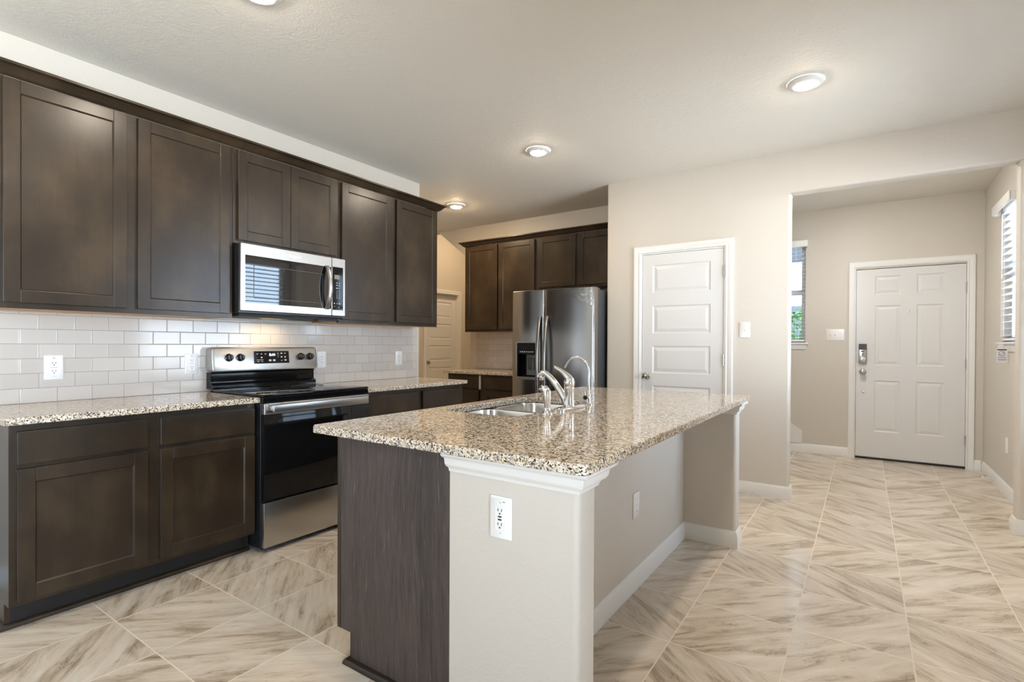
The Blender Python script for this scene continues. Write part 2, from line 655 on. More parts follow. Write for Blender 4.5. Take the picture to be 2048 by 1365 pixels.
def tag(o, label=None, cat=None, group=None, kind=None):
    if label: o['label'] = label
    if cat: o['category'] = cat
    if group: o['group'] = group
    if kind: o['kind'] = kind
    return o


def structure(o, label=None, cat=None):
    return tag(o, label, cat, None, 'structure')


def copy_tree(o, parent=None):
    c = o.copy()
    col.objects.link(c)
    c.parent = parent
    for ch in [x for x in bpy.data.objects if x.parent == o]:
        copy_tree(ch, c)
    return c


def text_into(mb, body, size, M, depth=0.0006, shear=0.0, align='CENTER'):
    cu = bpy.data.curves.new('txt', 'FONT')
    cu.body = body
    cu.size = size
    cu.extrude = depth
    cu.shear = shear
    cu.align_x = align
    cu.align_y = 'CENTER'
    cu.resolution_u = 3
    ob = bpy.data.objects.new('txt', cu)
    col.objects.link(ob)
    dg = bpy.context.evaluated_depsgraph_get()
    dg.update()
    me = bpy.data.meshes.new_from_object(ob.evaluated_get(dg))
    nv = len(mb.bm.verts)
    me.transform(M)
    mb.bm.from_mesh(me)
    bpy.data.objects.remove(ob)
    bpy.data.curves.remove(cu)
    bpy.data.meshes.remove(me)


def face_matrix(loc, out):
    """matrix putting text (x right, y up, z out) on a face: out is '+x','-y','-x'"""
    if out == '+x': R = Matrix(((0, 0, 1), (1, 0, 0), (0, 1, 0)))
    elif out == '-y': R = Matrix(((1, 0, 0), (0, 0, -1), (0, 1, 0)))
    elif out == '-x': R = Matrix(((0, 0, -1), (-1, 0, 0), (0, 1, 0)))
    return Matrix.Translation(loc) @ R.to_4x4()


def rrect(x0, x1, y0, y1, r, n=6):
    pts = []
    for cx, cy, a0 in ((x1 - r, y1 - r, 0), (x0 + r, y1 - r, 90), (x0 + r, y0 + r, 180), (x1 - r, y0 + r, 270)):
        for k in range(n + 1):
            a = math.radians(a0 + 90 * k / n)
            pts.append((cx + r * math.cos(a), cy + r * math.sin(a)))
    return pts


def round_corners(poly, radii, n=5):
    out = []
    m = len(poly)
    for i in range(m):
        p = Vector(poly[i]); r = radii[i]
        if r <= 0:
            out.append(tuple(p)); continue
        a = (Vector(poly[i - 1]) - p).normalized(); b = (Vector(poly[(i + 1) % m]) - p).normalized()
        c = p + (a + b) * r          # right angles only
        s_ = p + a * r; e_ = p + b * r
        for k in range(n + 1):
            t = HP * k / n
            q = c + (s_ - c) * math.cos(t) + (e_ - c) * math.sin(t)
            out.append((q.x, q.y))
    return out


# ------------------------------------------------------------------ key planes
XW = -3.519           # left wall
TILE = 0.008
XCF = -2.862          # left counter front
XBF = -2.914          # base face-frame
XUF = -3.200          # upper face-frame
ZC0, ZC1 = 0.870, 0.900
H = 2.742
YP = 4.584            # pantry wall face
PT = 0.12
YB = 5.271            # kitchen end wall
YF = 6.758            # front door wall
XR = 0.964            # right wall
YREAR = -3.5

# ------------------------------------------------------------------ setting: floor, ceiling, walls
fl = MB()
fl.box(-6.0, 1.1, -3.65, 7.75, -0.08, 0.0)
structure(fl.build('floor', 'floor_tile'), 'square stone-look porcelain floor tiles with pale grout', 'floor')
ce = MB()
ce.prism([(-6.0, -3.65), (1.1, -3.65), (1.1, 6.9), (-2.05, 6.9), (-2.05, YB + 0.12), (-6.0, YB + 0.12)], 'z', H, H + 0.12)
structure(ce.build('ceiling', 'ceiling_paint'), 'beige textured drywall ceiling', 'ceiling')
ce = MB()
ce.box(-6.0, -2.05, YB + 0.121, 7.75, 3.3, 3.4)
structure(ce.build('ceiling_hall', 'ceiling_paint'), 'higher ceiling over the hall behind the kitchen', 'ceiling')


def wall_holes(mb, axis, a0, a1, z0, z1, t0, t1, holes):
    """wall running along axis with rectangular holes [(a,b,za,zb)]"""
    cuts = sorted({a0, a1} | {h[0] for h in holes} | {h[1] for h in holes})
    for a, b in zip(cuts, cuts[1:]):
        mid = (a + b) / 2
        segs = [(z0, z1)]
        for h in holes:
            if h[0] <= mid <= h[1]:
                ns = []
                for s0, s1 in segs:
                    if h[2] > s0: ns.append((s0, h[2]))
                    if h[3] < s1: ns.append((h[3], s1))
                segs = ns
        for s0, s1 in segs:
            if axis == 'x': mb.box(a, b, t0, t1, s0, s1)
            else: mb.box(t0, t1, a, b, s0, s1)


# left wall, its far end is a rounded drywall corner
w = MB()
w.prism(round_corners([(XW, YREAR), (XW, 3.59), (XW - PT, 3.59), (XW - PT, YREAR)], [0, 0.015, 0.015, 0]), 'z', 0, H)
structure(w.build('wall_left', 'wall_paint', smooth=40), 'beige kitchen wall behind the long cabinet run', 'wall')
# right wall
WIN_R = (5.44, 6.03, 1.25, 2.412)
WIN_D = (2.90, 4.50, 0.60, 2.412)
FILL_WIN_REAR = (-2.9, -0.6, 0.5, 2.4)  # unseen window, added for daylight from behind the camera
FILL_DOOR_R = (-0.3, 0.5, 0.03, 2.2)  # unseen glass door, added to light the recessed side of the island
w = MB()
wall_holes(w, 'y', YREAR, YF + PT, 0, H, XR, XR + PT, [WIN_R, WIN_D, FILL_WIN_REAR, FILL_DOOR_R])
structure(w.build('wall_right', 'wall_paint'), 'beige wall on the right with windows', 'wall')
# rear wall behind the camera; its glass door is added for daylight
FILL_SLIDE = (-1.9, -1.1, 0.04, 2.40)
w = MB()
wall_holes(w, 'x', XW - PT, XR + PT, 0, H, YREAR - PT, YREAR, [FILL_SLIDE])
structure(w.build('wall_rear', 'wall_paint'), 'beige wall behind the camera with an added daylight opening', 'wall')
# front wall
DOOR_F = (-0.085, 0.838, 0.0, 2.045)
WIN_F = (-1.76, -0.56, 1.25, 2.412)
w = MB()
wall_holes(w, 'x', -2.05, XR - 0.001, 0, H, YF, YF + PT, [DOOR_F, WIN_F])
structure(w.build('wall_front', 'wall_paint'), 'beige entry wall holding the front door', 'wall')
# pantry wall with header over the entry opening and stub on the right
w = MB()
PD0, PD1, PDZ = -1.700, -0.966, 2.048
x0, x1, xs = -2.034, -0.486, 0.820
rb = 0.018
w.prism(round_corners([(x0, YP), (PD0, YP), (PD0, YP + PT), (x0, YP + PT)], [rb, 0, 0, 0]), 'z', 0, H)
w.box(PD0, PD1, YP, YP + PT, PDZ, H)
w.prism(round_corners([(PD1, YP), (x1, YP), (x1, YP + PT), (PD1, YP + PT)], [0, rb, rb, 0]), 'z', 0, 2.40)
w.box(PD1, x1 , YP, YP + PT, 2.40, H)
w.prism(round_corners([(YP, 2.412), (YP, H), (YP + PT, H), (YP + PT, 2.412)], [rb, 0, 0, rb]), 'x', x1, XR - 0.001)
w.prism(round_corners([(xs, YP), (XR - 0.001, YP), (XR - 0.001, YP + PT), (xs, YP + PT)], [rb, 0, 0, rb]), 'z', 0, 2.412)
structure(w.build('wall_pantry', 'wall_paint', smooth=40), 'beige wall around the pantry door and the entry opening', 'wall')
w = MB()
w.box(x0, x0 + PT, YP + PT + 0.001, YB - 0.001, 0, H - 0.001)
w.box(-0.74, -0.62, YP + PT + 0.001, YB - 0.001, 0, H - 0.001)
structure(w.build('wall_pantry_side', 'wall_paint'), 'side walls of the pantry closet', 'wall')
# kitchen end wall: cut on the diagonal under the stairs at its left
w = MB()
w.prism([(-0.62, 0), (-0.62, H), (-4.82, H), (-4.25, 2.305), (-4.25, 0)], 'y', YB, YB + PT)
w.prism([(-6.0, H + 0.121), (-2.05, H + 0.121), (-2.05, 3.3), (-6.0, 3.3)], 'y', YB, YB + PT)
structure(w.build('wall_end', 'wall_paint'), 'end wall of the kitchen with a sloped cut under the stairs', 'wall')
w = MB()
FD0, FD1, FDZ = 6.065, 6.855, 2.06
wall_holes(w, 'y', 3.47, 7.72, 0, 3.3, -5.92, -5.80, [(FD0, FD1, 0, FDZ)])
structure(w.build('wall_hall_left', 'wall_paint'), 'hall wall with a white panel door', 'wall')
w = MB()
w.box(-5.80, -2.05, 7.6, 7.72, 0, 3.3)
w.box(-2.05, -1.93, YB + PT, 7.72, 0, 3.3)
structure(w.build('wall_hall_far', 'wall_paint'), 'far walls of the hall', 'wall')
w = MB()
w.box(-5.80, XW - PT - 0.001, 3.35, 3.47, 0, H)
structure(w.build('wall_hall_near', 'wall_paint'), 'near wall of the hall behind the kitchen', 'wall')

# ------------------------------------------------------------------ trim
BB = [(0, 0), (0.014, 0), (0.014, 0.066), (0.0115, 0.072), (0.0115, 0.082), (0.007, 0.090), (0.005, 0.098), (0, 0.100)]


def baseboard(name, path, label):
    m = MB()
    m.sweep([(p[0], p[1], 0.0) for p in path], (0, 0, 1), BB)
    return structure(m.build(name, 'trim_white', smooth=30), label, 'baseboard')


e = 0.0005
baseboard('baseboard_pantry', [(-0.905, YP - e), (-0.486 + e, YP - e), (-0.486 + e, YP + PT + e), (-0.60, YP + PT + e)], 'white baseboard between pantry door and entry opening, wrapping the jamb')
baseboard('baseboard_stub', [(0.93, YP + PT + e), (0.820 - e, YP + PT + e), (0.820 - e, YP - e), (XR - e, YP - e)], 'white baseboard wrapping the short wall stub on the right')
baseboard('baseboard_entry_right', [(XR - e, YF - 0.02), (XR - e, YP + PT + 0.02)], 'white baseboard along the entry wall below the notice')
baseboard('baseboard_entry_corner', [(0.895, YF - e), (XR - 0.015, YF - e)], 'short white baseboard right of the front door')
baseboard('baseboard_entry_front', [(-1.90, YF - e), (-0.141, YF - e)], 'white baseboard left of the front door')
m = MB()
m.prism([(-1.93, 0.101), (-0.585, 0.101), (-0.585, 0.24), (-1.93, 1.18)], 'y', YF - 0.014, YF - 0.001)
structure(m.build('trim_1', 'trim_white'), 'white stair skirt board on the entry wall', 'trim')
baseboard('baseboard_right', [(XR - e, YP - 0.02), (XR - e, 0.51)], 'white baseboard along the right wall')
baseboard('baseboard_left', [(XW + e, YREAR), (XW + e, 0.57)], 'white baseboard left of the base cabinets')

CAS = [(0.0, 0), (0.0, 0.011), (0.010, 0.014), (0.016, 0.010), (0.030, 0.013), (0.044, 0.017), (0.058, 0.017), (0.0615, 0.013), (0.0615, 0)]


def rail_panel_door(mb, cx0, cx1, z0, z1, yf, thick, panels, depth=0.007):
    """door leaf facing -y with raised, bevelled panels"""
    cuts_x = sorted({cx0, cx1} | {p[0] for p in panels} | {p[1] for p in panels})
    cuts_z = sorted({z0, z1} | {p[2] for p in panels} | {p[3] for p in panels})
    bm = mb.bm
    vs = {}
    def V(x, y, z):
        k = (round(x, 5), round(y, 5), round(z, 5))
        if k not in vs: vs[k] = bm.verts.new(Vector((x, y, z)))
        return vs[k]
    for a, b in zip(cuts_x, cuts_x[1:]):
        for c, d in zip(cuts_z, cuts_z[1:]):
            mx, mz = (a + b) / 2, (c + d) / 2
            if any(p[0] < mx < p[1] and p[2] < mz < p[3] for p in panels): continue
            bm.faces.new((V(a, yf, c), V(b, yf, c), V(b, yf, d), V(a, yf, d)))
    for p in panels:
        steps = [(0, 0), (0.009, depth), (0.018, depth), (0.042, 0.0015)]
        prev = None
        for ins, dy in steps:
            r = [V(p[0] + ins, yf + dy, p[2] + ins), V(p[1] - ins, yf + dy, p[2] + ins), V(p[1] - ins, yf + dy, p[3] - ins), V(p[0] + ins, yf + dy, p[3] - ins)]
            if prev:
                for i in range(4):
                    bm.faces.new((prev[i], prev[(i + 1) % 4], r[(i + 1) % 4], r[i]))
            prev = r
        bm.faces.new(prev)
    yb = yf + thick
    b = [V(cx0, yb, z0), V(cx1, yb, z0), V(cx1, yb, z1), V(cx0, yb, z1)]
    bm.faces.new(b[::-1])
    # edges of the leaf
    zs = cuts_z; xs_ = cuts_x
    for xx in (cx0, cx1):
        pts = [V(xx, yf, z) for z in zs]
        bm.faces.new(pts + [V(xx, yb, z1), V(xx, yb, z0)])
    for zz in (z0, z1):
        pts = [V(x, yf, zz) for x in xs_]
        bm.faces.new(pts + [V(cx1, yb, zz), V(cx0, yb, zz)])
    mb._add(list(vs.values()))


def knob_into(mb, loc, out):
    mb.lathe([(0.031, 0), (0.031, 0.004), (0.027, 0.008), (0.012, 0.010), (0.011, 0.026), (0.018, 0.031), (0.0265, 0.040), (0.0285, 0.050), (0.026, 0.058), (0.017, 0.063), (0.0, 0.064)], loc, out, 28)


def hinge_into(mb, x, y, z):
    mb.cyl((x, y, z - 0.045), (x, y, z + 0.045), 0.0065, seg=12)
    mb.cyl((x, y, z - 0.05), (x, y, z - 0.045), 0.004, seg=10)
    mb.cyl((x, y, z + 0.045), (x, y, z + 0.05), 0.004, seg=10)


# door_1: pantry door
d = empty('door_1', (-1.333, YP, 0), 'white four panel pantry door with a nickel knob', 'door', None, 'structure')
m = MB(); m.sweep([(-0.966, YP, 0), (-0.966, YP, 2.049), (-1.700, YP, 2.049), (-1.700, YP, 0)], (0, -1, 0), CAS)
m.build('casing', 'trim_white', d, 30)
m = MB(); m.box(-1.7, -1.686, YP, YP + PT, 0, 2.049); m.box(-0.98, -0.966, YP, YP + PT, 0, 2.049); m.box(-1.686, -0.98, YP, YP + PT, 2.035, 2.049)
m.build('jamb', 'trim_white', d)
m = MB()
rail_panel_door(m, -1.683, -0.983, 0.012, 2.032, YP + 0.004, 0.035,
                [(-1.588, -1.085, 1.684, 1.936), (-1.588, -1.085, 1.318, 1.568), (-1.588, -1.085, 0.962, 1.206), (-1.588, -1.085, 0.604, 0.848), (-1.588, -1.085, 0.235, 0.485)])
m.build('leaf', 'door_white', d)
m = MB(); knob_into(m, (-1.638, YP + 0.003, 0.933), (0, -1, 0)); m.build('knob', 'satin_nickel', d, 40)
m = MB(); m.box(-1.687, -1.682, YP - 0.001, YP + 0.003, 0.90, 0.965); m.build('latch_plate', 'satin_nickel', d)
for z in (1.835, 1.089, 0.28):
    m = MB(); hinge_into(m, -0.978, YP - 0.004, z); m.build('hinge', 'satin_nickel', d, 40)

# door_2: front door
d = empty('door_2', (0.376, YF, 0), 'white six panel front door with keypad deadbolt', 'door', None, 'structure')
m = MB(); m.sweep([(0.836, YF, 0), (0.836, YF, 2.062), (-0.082, YF, 2.062), (-0.082, YF, 0)], (0, -1, 0), CAS)
m.build('casing', 'trim_white', d, 30)
m = MB(); m.box(-0.079, -0.060, YF + 0.052, YF + 0.075, 0.022, 2.045); m.box(0.813, 0.832, YF + 0.052, YF + 0.075, 0.022, 2.045); m.box(-0.06, 0.813, YF + 0.052, YF + 0.075, 2.025, 2.045); m.box(-0.085, -0.079, YF, YF + PT, 0, 2.045); m.box(0.832, 0.838, YF, YF + PT, 0, 2.045)
m.build('jamb', 'trim_white', d)
m = MB()
rail_panel_door(m, -0.075, 0.829, 0.022, 2.038, YF + 0.006, 0.044,
                [(0.088, 0.312, 1.764, 1.960), (0.442, 0.666, 1.764, 1.960), (0.088, 0.312, 1.010, 1.646), (0.442, 0.666, 1.010, 1.646),
                 (0.088, 0.312, 0.300, 0.846), (0.442, 0.666, 0.300, 0.846)])
m.build('leaf', 'door_white', d)
m = MB(); m.box(-0.078, 0.832, YF - 0.004, YF + PT, 0.001, 0.021, 0.003); m.build('threshold', 'black_satin', d, label='dark metal threshold')
m = MB(); knob_into(m, (-0.013, YF + 0.005, 0.937), (0, -1, 0)); m.build('knob', 'satin_nickel', d, 40)
m = MB(); m.box(-0.052, 0.020, YF - 0.022, YF + 0.005, 1.030, 1.238, 0.006, 3)
lk = m.build('deadbolt', 'satin_nickel', d, 40, label='brushed keypad deadbolt with dark top')
m = MB(); m.box(-0.052, 0.020, YF - 0.0245, YF - 0.0222, 1.176, 1.238, 0.001); m.build('battery_cover', 'dark_grey', lk)
m = MB(); m.lathe([(0.026, 0), (0.026, 0.004), (0.021, 0.007), (0.0, 0.007)], (-0.016, YF - 0.0222, 1.072), (0, -1, 0), 28)
m.box(-0.020, -0.012, YF - 0.041, YF - 0.027, 1.056, 1.088, 0.003); m.build('thumb_turn', 'chrome', lk, 40)
m = MB(); m.box(-0.032, -0.003, YF - 0.0235, YF - 0.0222, 1.151, 1.161); m.box(-0.021, -0.011, YF - 0.0235, YF - 0.0222, 1.122, 1.131)
m.build('button_marks', 'slot_dark', lk)
m = MB(); m.lathe([(0.009, 0), (0.009, 0.004), (0.004, 0.006), (0, 0.006)], (-0.006, YF + 0.0055, 0.715), (0, -1, 0), 14); m.build('door_hole_cap', 'chrome', d, 40)
m = MB(); m.lathe([(0.008, 0), (0.008, 0.003), (0.005, 0.004), (0, 0.0035)], (0.377, YF + 0.0055, 1.58), (0, -1, 0), 14); m.build('peephole', 'chrome', d, 40)
for z in (1.80, 1.039, 0.281):
    m = MB(); hinge_into(m, 0.8335, YF - 0.002, z); m.box(0.826, 0.838, YF - 0.001, YF + 0.003, z - 0.045, z + 0.045); m.build('hinge', 'satin_nickel', d, 40)
for z in (1.09, 0.937):
    m = MB(); m.box(-0.079, -0.0755, YF + 0.002, YF + 0.006, z - 0.03, z + 0.03); m.build('latch_plate', 'satin_nickel', d)

# door_3: hall door, seen between the cabinet runs (faces +x)
d = empty('door_3', (-5.80, 6.46, 0), 'white five panel hall door beyond the kitchen with a dark knob', 'door', None, 'structure')
RX = Matrix.Translation((-5.80, 0, 0)) @ R_LEFT
m = MB(); m.sweep([(-5.80, FD1 + 0.002, 0), (-5.80, FD1 + 0.002, FDZ), (-5.80, FD0 - 0.002, FDZ), (-5.80, FD0 - 0.002, 0)], (1, 0, 0), CAS)
m.build('casing', 'trim_white', d, 30)
m = MB(); m.box(-5.86, -5.80, FD0, FD0 + 0.014, 0, FDZ); m.box(-5.86, -5.80, FD1 - 0.014, FD1, 0, FDZ); m.box(-5.86, -5.80, FD0 + 0.014, FD1 - 0.014, FDZ - 0.014, FDZ); m.box(-5.918, -5.892, FD0 + 0.001, FD1 - 0.001, 0.001, FDZ - 0.001)  # last box is an added backing that blocks skylight behind the leaf
m.build('jamb', 'trim_white', d)
m = MB(RX)
ph = [(1.66, 1.92), (1.30, 1.555), (0.94, 1.195), (0.58, 0.835), (0.22, 0.475)]
rail_panel_door(m, FD0 + 0.016, FD1 - 0.016, 0.012, FDZ - 0.017, 0.055, 0.035, [(FD0 + 0.12, FD1 - 0.12, a, b) for a, b in ph])
m.build('leaf', 'door_white', d)
m = MB(); knob_into(m, (-5.855, 6.135, 0.92), (1, 0, 0)); m.build('knob', 'satin_nickel', d, 40)


# ------------------------------------------------------------------ windows and blinds
def window(name, M, u0, u1, z0, z1, label):
    """opening in a wall whose room face is local y=0, thickness PT behind it"""
    c = M @ Vector(((u0 + u1) / 2, 0, z0))
    d = empty(name, c, label, 'window', None, 'structure')
    m = MB(M)
    fw_ = 0.045
    y0, y1 = 0.065, 0.115
    zm = (z0 + z1) / 2
    m.box(u0, u0 + fw_, y0, y1, z0, z1); m.box(u1 - fw_, u1, y0, y1, z0, z1)
    m.box(u0 + fw_, u1 - fw_, y0, y1, z0, z0 + fw_); m.box(u0 + fw_, u1 - fw_, y0, y1, z1 - fw_, z1)
    m.box(u0 + fw_, u1 - fw_, y0, y1, zm - 0.028, zm + 0.028)
    m.build('frame', 'vinyl_white', d)
    m = MB(M); m.box(u0 + fw_, u1 - fw_, 0.088, 0.092, z0 + fw_, z1 - fw_); m.build('glass', 'window_glass', d)
    m = MB(M)
    m.box(u0 - 0.032, u1 + 0.032, -0.03, -0.0005, z0 - 0.018, z0, 0.004)
    m.box(u0 + 0.0005, u1 - 0.0005, -0.001, 0.064, z0 - 0.0005, z0 + 0.002)
    m.build('stool', 'trim_white', d, 40)
    m = MB(M); m.sweep([(u1 + 0.012, -0.0005, z0 - 0.019), (u0 - 0.012, -0.0005, z0 - 0.019)], (0, -1, 0), [(0, 0), (0, 0.014), (-0.015, 0.017), (-0.030, 0.011), (-0.045, 0.012), (-0.058, 0.006), (-0.058, 0)])
    m.build('apron', 'trim_white', d, 30)
    return d


def blind(M, u0, u1, z0, z1, tilt, label, loc, pitch=0.0425):
    d = empty('window_blind', loc, label, 'window blind')
    m = MB(M)
    g = 0.006
    m.box(u0 - 0.022, u1 + 0.022, -0.062, -0.048, z1 - 0.074, z1 + 0.002, 0.005, 3)
    m.box(u0 - 0.022, u0 - 0.010, -0.048, -0.0005, z1 - 0.074, z1 + 0.002, 0.002)
    m.box(u1 + 0.010, u1 + 0.022, -0.048, -0.0005, z1 - 0.074, z1 + 0.002, 0.002)
    m.build('valance', 'trim_white', d, 40)
    m = MB(M); m.box(u0 + g, u1 - g, 0.005, 0.045, z1 - 0.045, z1 - 0.003); m.build('headrail', 'vinyl_white', d)
    m = MB(M)
    n = round((z1 - 0.125 - z0) / pitch)
    pitch = (z1 - 0.07 - (z0 + 0.055)) / n
    for k in range(n + 1):
        zc = z0 + 0.055 + k * pitch
        hw = pitch * 0.565
        c_, s_ = math.cos(tilt), math.sin(tilt)
        pts = []
        for dy, dz in ((-hw, -0.0012), (0, 0.0006), (hw, -0.0012), (hw, 0.0012), (0, 0.0030), (-hw, 0.0012)):
            pts.append((0.030 + dy * c_ - dz * s_, zc + dy * s_ + dz * c_))
        m.prism(pts, 'x', u0 + g, u1 - g)
    m.build('slats', 'blind_white', d)
    m = MB(M); m.box(u0 + g, u1 - g, 0.008, 0.052, z0 + 0.012, z0 + 0.030, 0.003); m.build('bottom_rail', 'vinyl_white', d, 40)
    for uu in (u0 + 0.10, u1 - 0.10):
        m = MB(M)
        for yy in (0.003, 0.057):
            m.cyl((uu, yy, z0 + 0.02), (uu, yy, z1 - 0.05), 0.0009, seg=6)
        m.build('ladder_cord', 'blind_white', d)
    m = MB(M); m.cyl((u0 + 0.05, -0.004, z1 - 0.08), (u0 + 0.05, -0.004, z1 - 0.62), 0.004, seg=8); m.build('tilt_wand', 'blind_white', d, 40)
    return d


M_F = Matrix.Translation((0, YF, 0))
M_R = Matrix.Translation((XR, 0, 0)) @ R_ISLE     # local x -> -y, faces -x
window('window_1', M_F, WIN_F[0], WIN_F[1], WIN_F[2], WIN_F[3], 'white window left of the front door')
blind(M_F, WIN_F[0], WIN_F[1], WIN_F[2] + 0.003, WIN_F[3], 0.02, 'open white slat blind on the window left of the front door', (-1.16, YF, 1.25))
window('window_2', M_R, -WIN_R[1], -WIN_R[0], WIN_R[2], WIN_R[3], 'white window on the entry side wall')
blind(M_R, -WIN_R[1], -WIN_R[0], WIN_R[2] + 0.003, WIN_R[3], 0.10, 'white slat blind on the entry side wall above the notice', (XR, 5.735, 1.25), 0.0575)
window('window_3', M_R, -WIN_D[1], -WIN_D[0], WIN_D[2], WIN_D[3], 'white window on the right wall beside the kitchen')
blind(M_R, -WIN_D[1], -WIN_D[0], WIN_D[2] + 0.003, WIN_D[3], -0.12, 'white slat blind on the kitchen side window, mirrored in the microwave glass', (XR, 3.70, 0.6), 0.0575)
# added glazing out of view, placed and sized for its daylight
d = empty('added_door_4', (-1.5, YREAR, 0), 'glass door added unseen behind the camera for daylight', 'door', None, 'structure')
m = MB()
for a, b in ((-1.9, -1.83), (-1.17, -1.1)):
    m.box(a, b, YREAR - 0.09, YREAR - 0.02, 0.04, 2.40)
m.box(-1.83, -1.17, YREAR - 0.088, YREAR - 0.022, 2.33, 2.40); m.box(-1.83, -1.17, YREAR - 0.088, YREAR - 0.022, 0.04, 0.11)
m.build('frame', 'vinyl_white', d)
m = MB(); m.box(-1.83, -1.17, YREAR - 0.058, YREAR - 0.052, 0.11, 2.33); m.build('glass', 'window_glass', d)
d = empty('added_door_5', (XR, 0.1, 0), 'single unseen glass door added on the right wall for side light', 'door', None, 'structure')
m = MB()
for a, b in ((-0.3, -0.23), (0.43, 0.50)):
    m.box(XR + 0.02, XR + 0.09, a, b, 0.03, 2.2)
m.box(XR + 0.022, XR + 0.088, -0.23, 0.43, 0.03, 0.10); m.box(XR + 0.022, XR + 0.088, -0.23, 0.43, 2.13, 2.2)
m.build('frame', 'vinyl_white', d)
m = MB(); m.box(XR + 0.053, XR + 0.057, -0.23, 0.43, 0.10, 2.13); m.build('glass', 'window_glass', d)
d = empty('added_window_4', (XR, -1.75, 0.5), 'wide unseen window added on the right wall for daylight', 'window', None, 'structure')
m = MB()
for a, b in ((-2.9, -2.84), (-1.78, -1.72), (-0.66, -0.6)):
    m.box(XR + 0.05, XR + 0.11, a, b, 0.5, 2.4)
m.box(XR + 0.052, XR + 0.108, -2.84, -0.66, 0.5, 0.56); m.box(XR + 0.052, XR + 0.108, -2.84, -0.66, 2.34, 2.4)
m.build('frame', 'vinyl_white', d)
m = MB(); m.box(XR + 0.078, XR + 0.082, -2.84, -0.66, 0.56, 2.34); m.build('glass', 'window_glass', d)


# ------------------------------------------------------------------ cabinets
def shaker(mb, x0, x1, z0, z1, yf, th=0.019, rail=0.058, rec=0.008):
    """recessed-panel door, front at local y=yf (facing -y)"""
    b = 0.0016
    mb.box(x0, x0 + rail, yf, yf + th, z0, z1, b)
    mb.box(x1 - rail, x1, yf, yf + th, z0, z1, b)
    mb.box(x0 + rail, x1 - rail, yf, yf + th, z0, z0 + rail, b)
    mb.box(x0 + rail, x1 - rail, yf, yf + th, z1 - rail, z1, b)
    i = 0.005
    a0, a1, c0, c1 = x0 + rail, x1 - rail, z0 + rail, z1 - rail
    rings = []
    for ins, dy in ((0, 0.0015), (i, rec)):
        rings.append([(a0 + ins, yf + dy, c0 + ins), (a1 - ins, yf + dy, c0 + ins), (a1 - ins, yf + dy, c1 - ins), (a0 + ins, yf + dy, c1 - ins)])
    mb.loft(rings, False, True)


def base_cabinet(name, label, M, x0, x1, yf, yb, doors, drawers, group=None, zt=0.868, zk=0.108, shoe=None, endpanel=None, center=None):
    """yf = face-frame plane, doors sit 19 mm proud"""
    c = M @ Vector(((x0 + x1) / 2, (yf + yb) / 2, 0))
    d = empty(name, c, label, 'cabinet', group)
    m = MB(M)
    t = 0.018
    m.box(x0, x0 + t, yf + 0.019, yb, zk, zt); m.box(x1 - t, x1, yf + 0.019, yb, zk, zt)
    m.box(x0, x0 + t, yf + 0.068, yb, 0.001, zk); m.box(x1 - t, x1, yf + 0.068, yb, 0.001, zk)
    m.box(x0 + t, x1 - t, yf + 0.019, yb, zk, zk + t); m.box(x0 + t, x1 - t, yb - 0.008, yb, zk + t, zt)
    m.build('carcass', 'cabinet_wood', d)
    m = MB(M)
    s = 0.04
    m.box(x0, x0 + s, yf, yf + 0.019, zk, zt, 0.001); m.box(x1 - s, x1, yf, yf + 0.019, zk, zt, 0.001)
    m.box(x0 + s, x1 - s, yf, yf + 0.019, zk, zk + 0.035, 0.001); m.box(x0 + s, x1 - s, yf, yf + 0.019, zt - 0.04, zt, 0.001)
    m.box(x0 + s, x1 - s, yf, yf + 0.019, 0.665, 0.705, 0.001)
    for cx in (center or []):
        m.box(cx - 0.045, cx + 0.045, yf + 0.0005, yf + 0.019, zk + 0.035, zt - 0.04)
    m.build('face_frame', 'cabinet_wood', d)
    m = MB(M); m.box(x0 + t, x1 - t, yf + 0.068, yf + 0.08, 0.001, zk); m.build('toe_kick', 'black_satin', d)
    for q in doors:
        m = MB(M); shaker(m, q[0], q[1], q[2], q[3], yf - 0.0195); m.build('door', 'cabinet_wood', d)
    for q in drawers:
        m = MB(M); m.box(q[0], q[1], yf - 0.0195, yf - 0.0005, q[2], q[3], 0.0025); m.build('drawer_front', 'cabinet_wood', d)
    if shoe:
        m = MB(M)
        m.sweep(shoe, (0, 0, 1), [(0, 0.001), (0.018, 0.001), (0.018, 0.004), (0.015, 0.012), (0.009, 0.018), (0, 0.02)])
        m.build('shoe_moulding', 'cabinet_wood', d, 40)
    return d


def wall_cabinet(name, label, M, x0, x1, yf, yb, z0, z1, doors, center=None, group=None):
    c = M @ Vector(((x0 + x1) / 2, (yf + yb) / 2, z0))
    d = empty(name, c, label, 'cabinet', group)
    m = MB(M); m.box(x0, x1, yf + 0.019, yb, z0 + 0.012, z1); m.build('carcass', 'cabinet_wood', d)
    m = MB(M); m.box(x0 + 0.004, x1 - 0.004, yf + 0.020, yb, z0 + 0.003, z0 + 0.0115); m.build('underside', 'raw_maple', d, label='pale unfinished underside')
    m = MB(M)
    s = 0.03
    m.box(x0, x0 + s, yf, yf + 0.0185, z0, z1, 0.001); m.box(x1 - s, x1, yf, yf + 0.0185, z0, z1, 0.001)
    m.box(x0 + s, x1 - s, yf, yf + 0.0185, z0, z0 + 0.04, 0.001); m.box(x0 + s, x1 - s, yf, yf + 0.0185, z1 - 0.04, z1, 0.001)
    for cx in (center or []):
        m.box(cx - 0.04, cx + 0.04, yf + 0.0003, yf + 0.0185, z0 + 0.04, z1 - 0.04)
    m.build('face_frame', 'cabinet_wood', d)
    for q in doors:
        m = MB(M); shaker(m, q[0], q[1], q[2], q[3], yf - 0.0195); m.build('door', 'cabinet_wood', d)
    return d


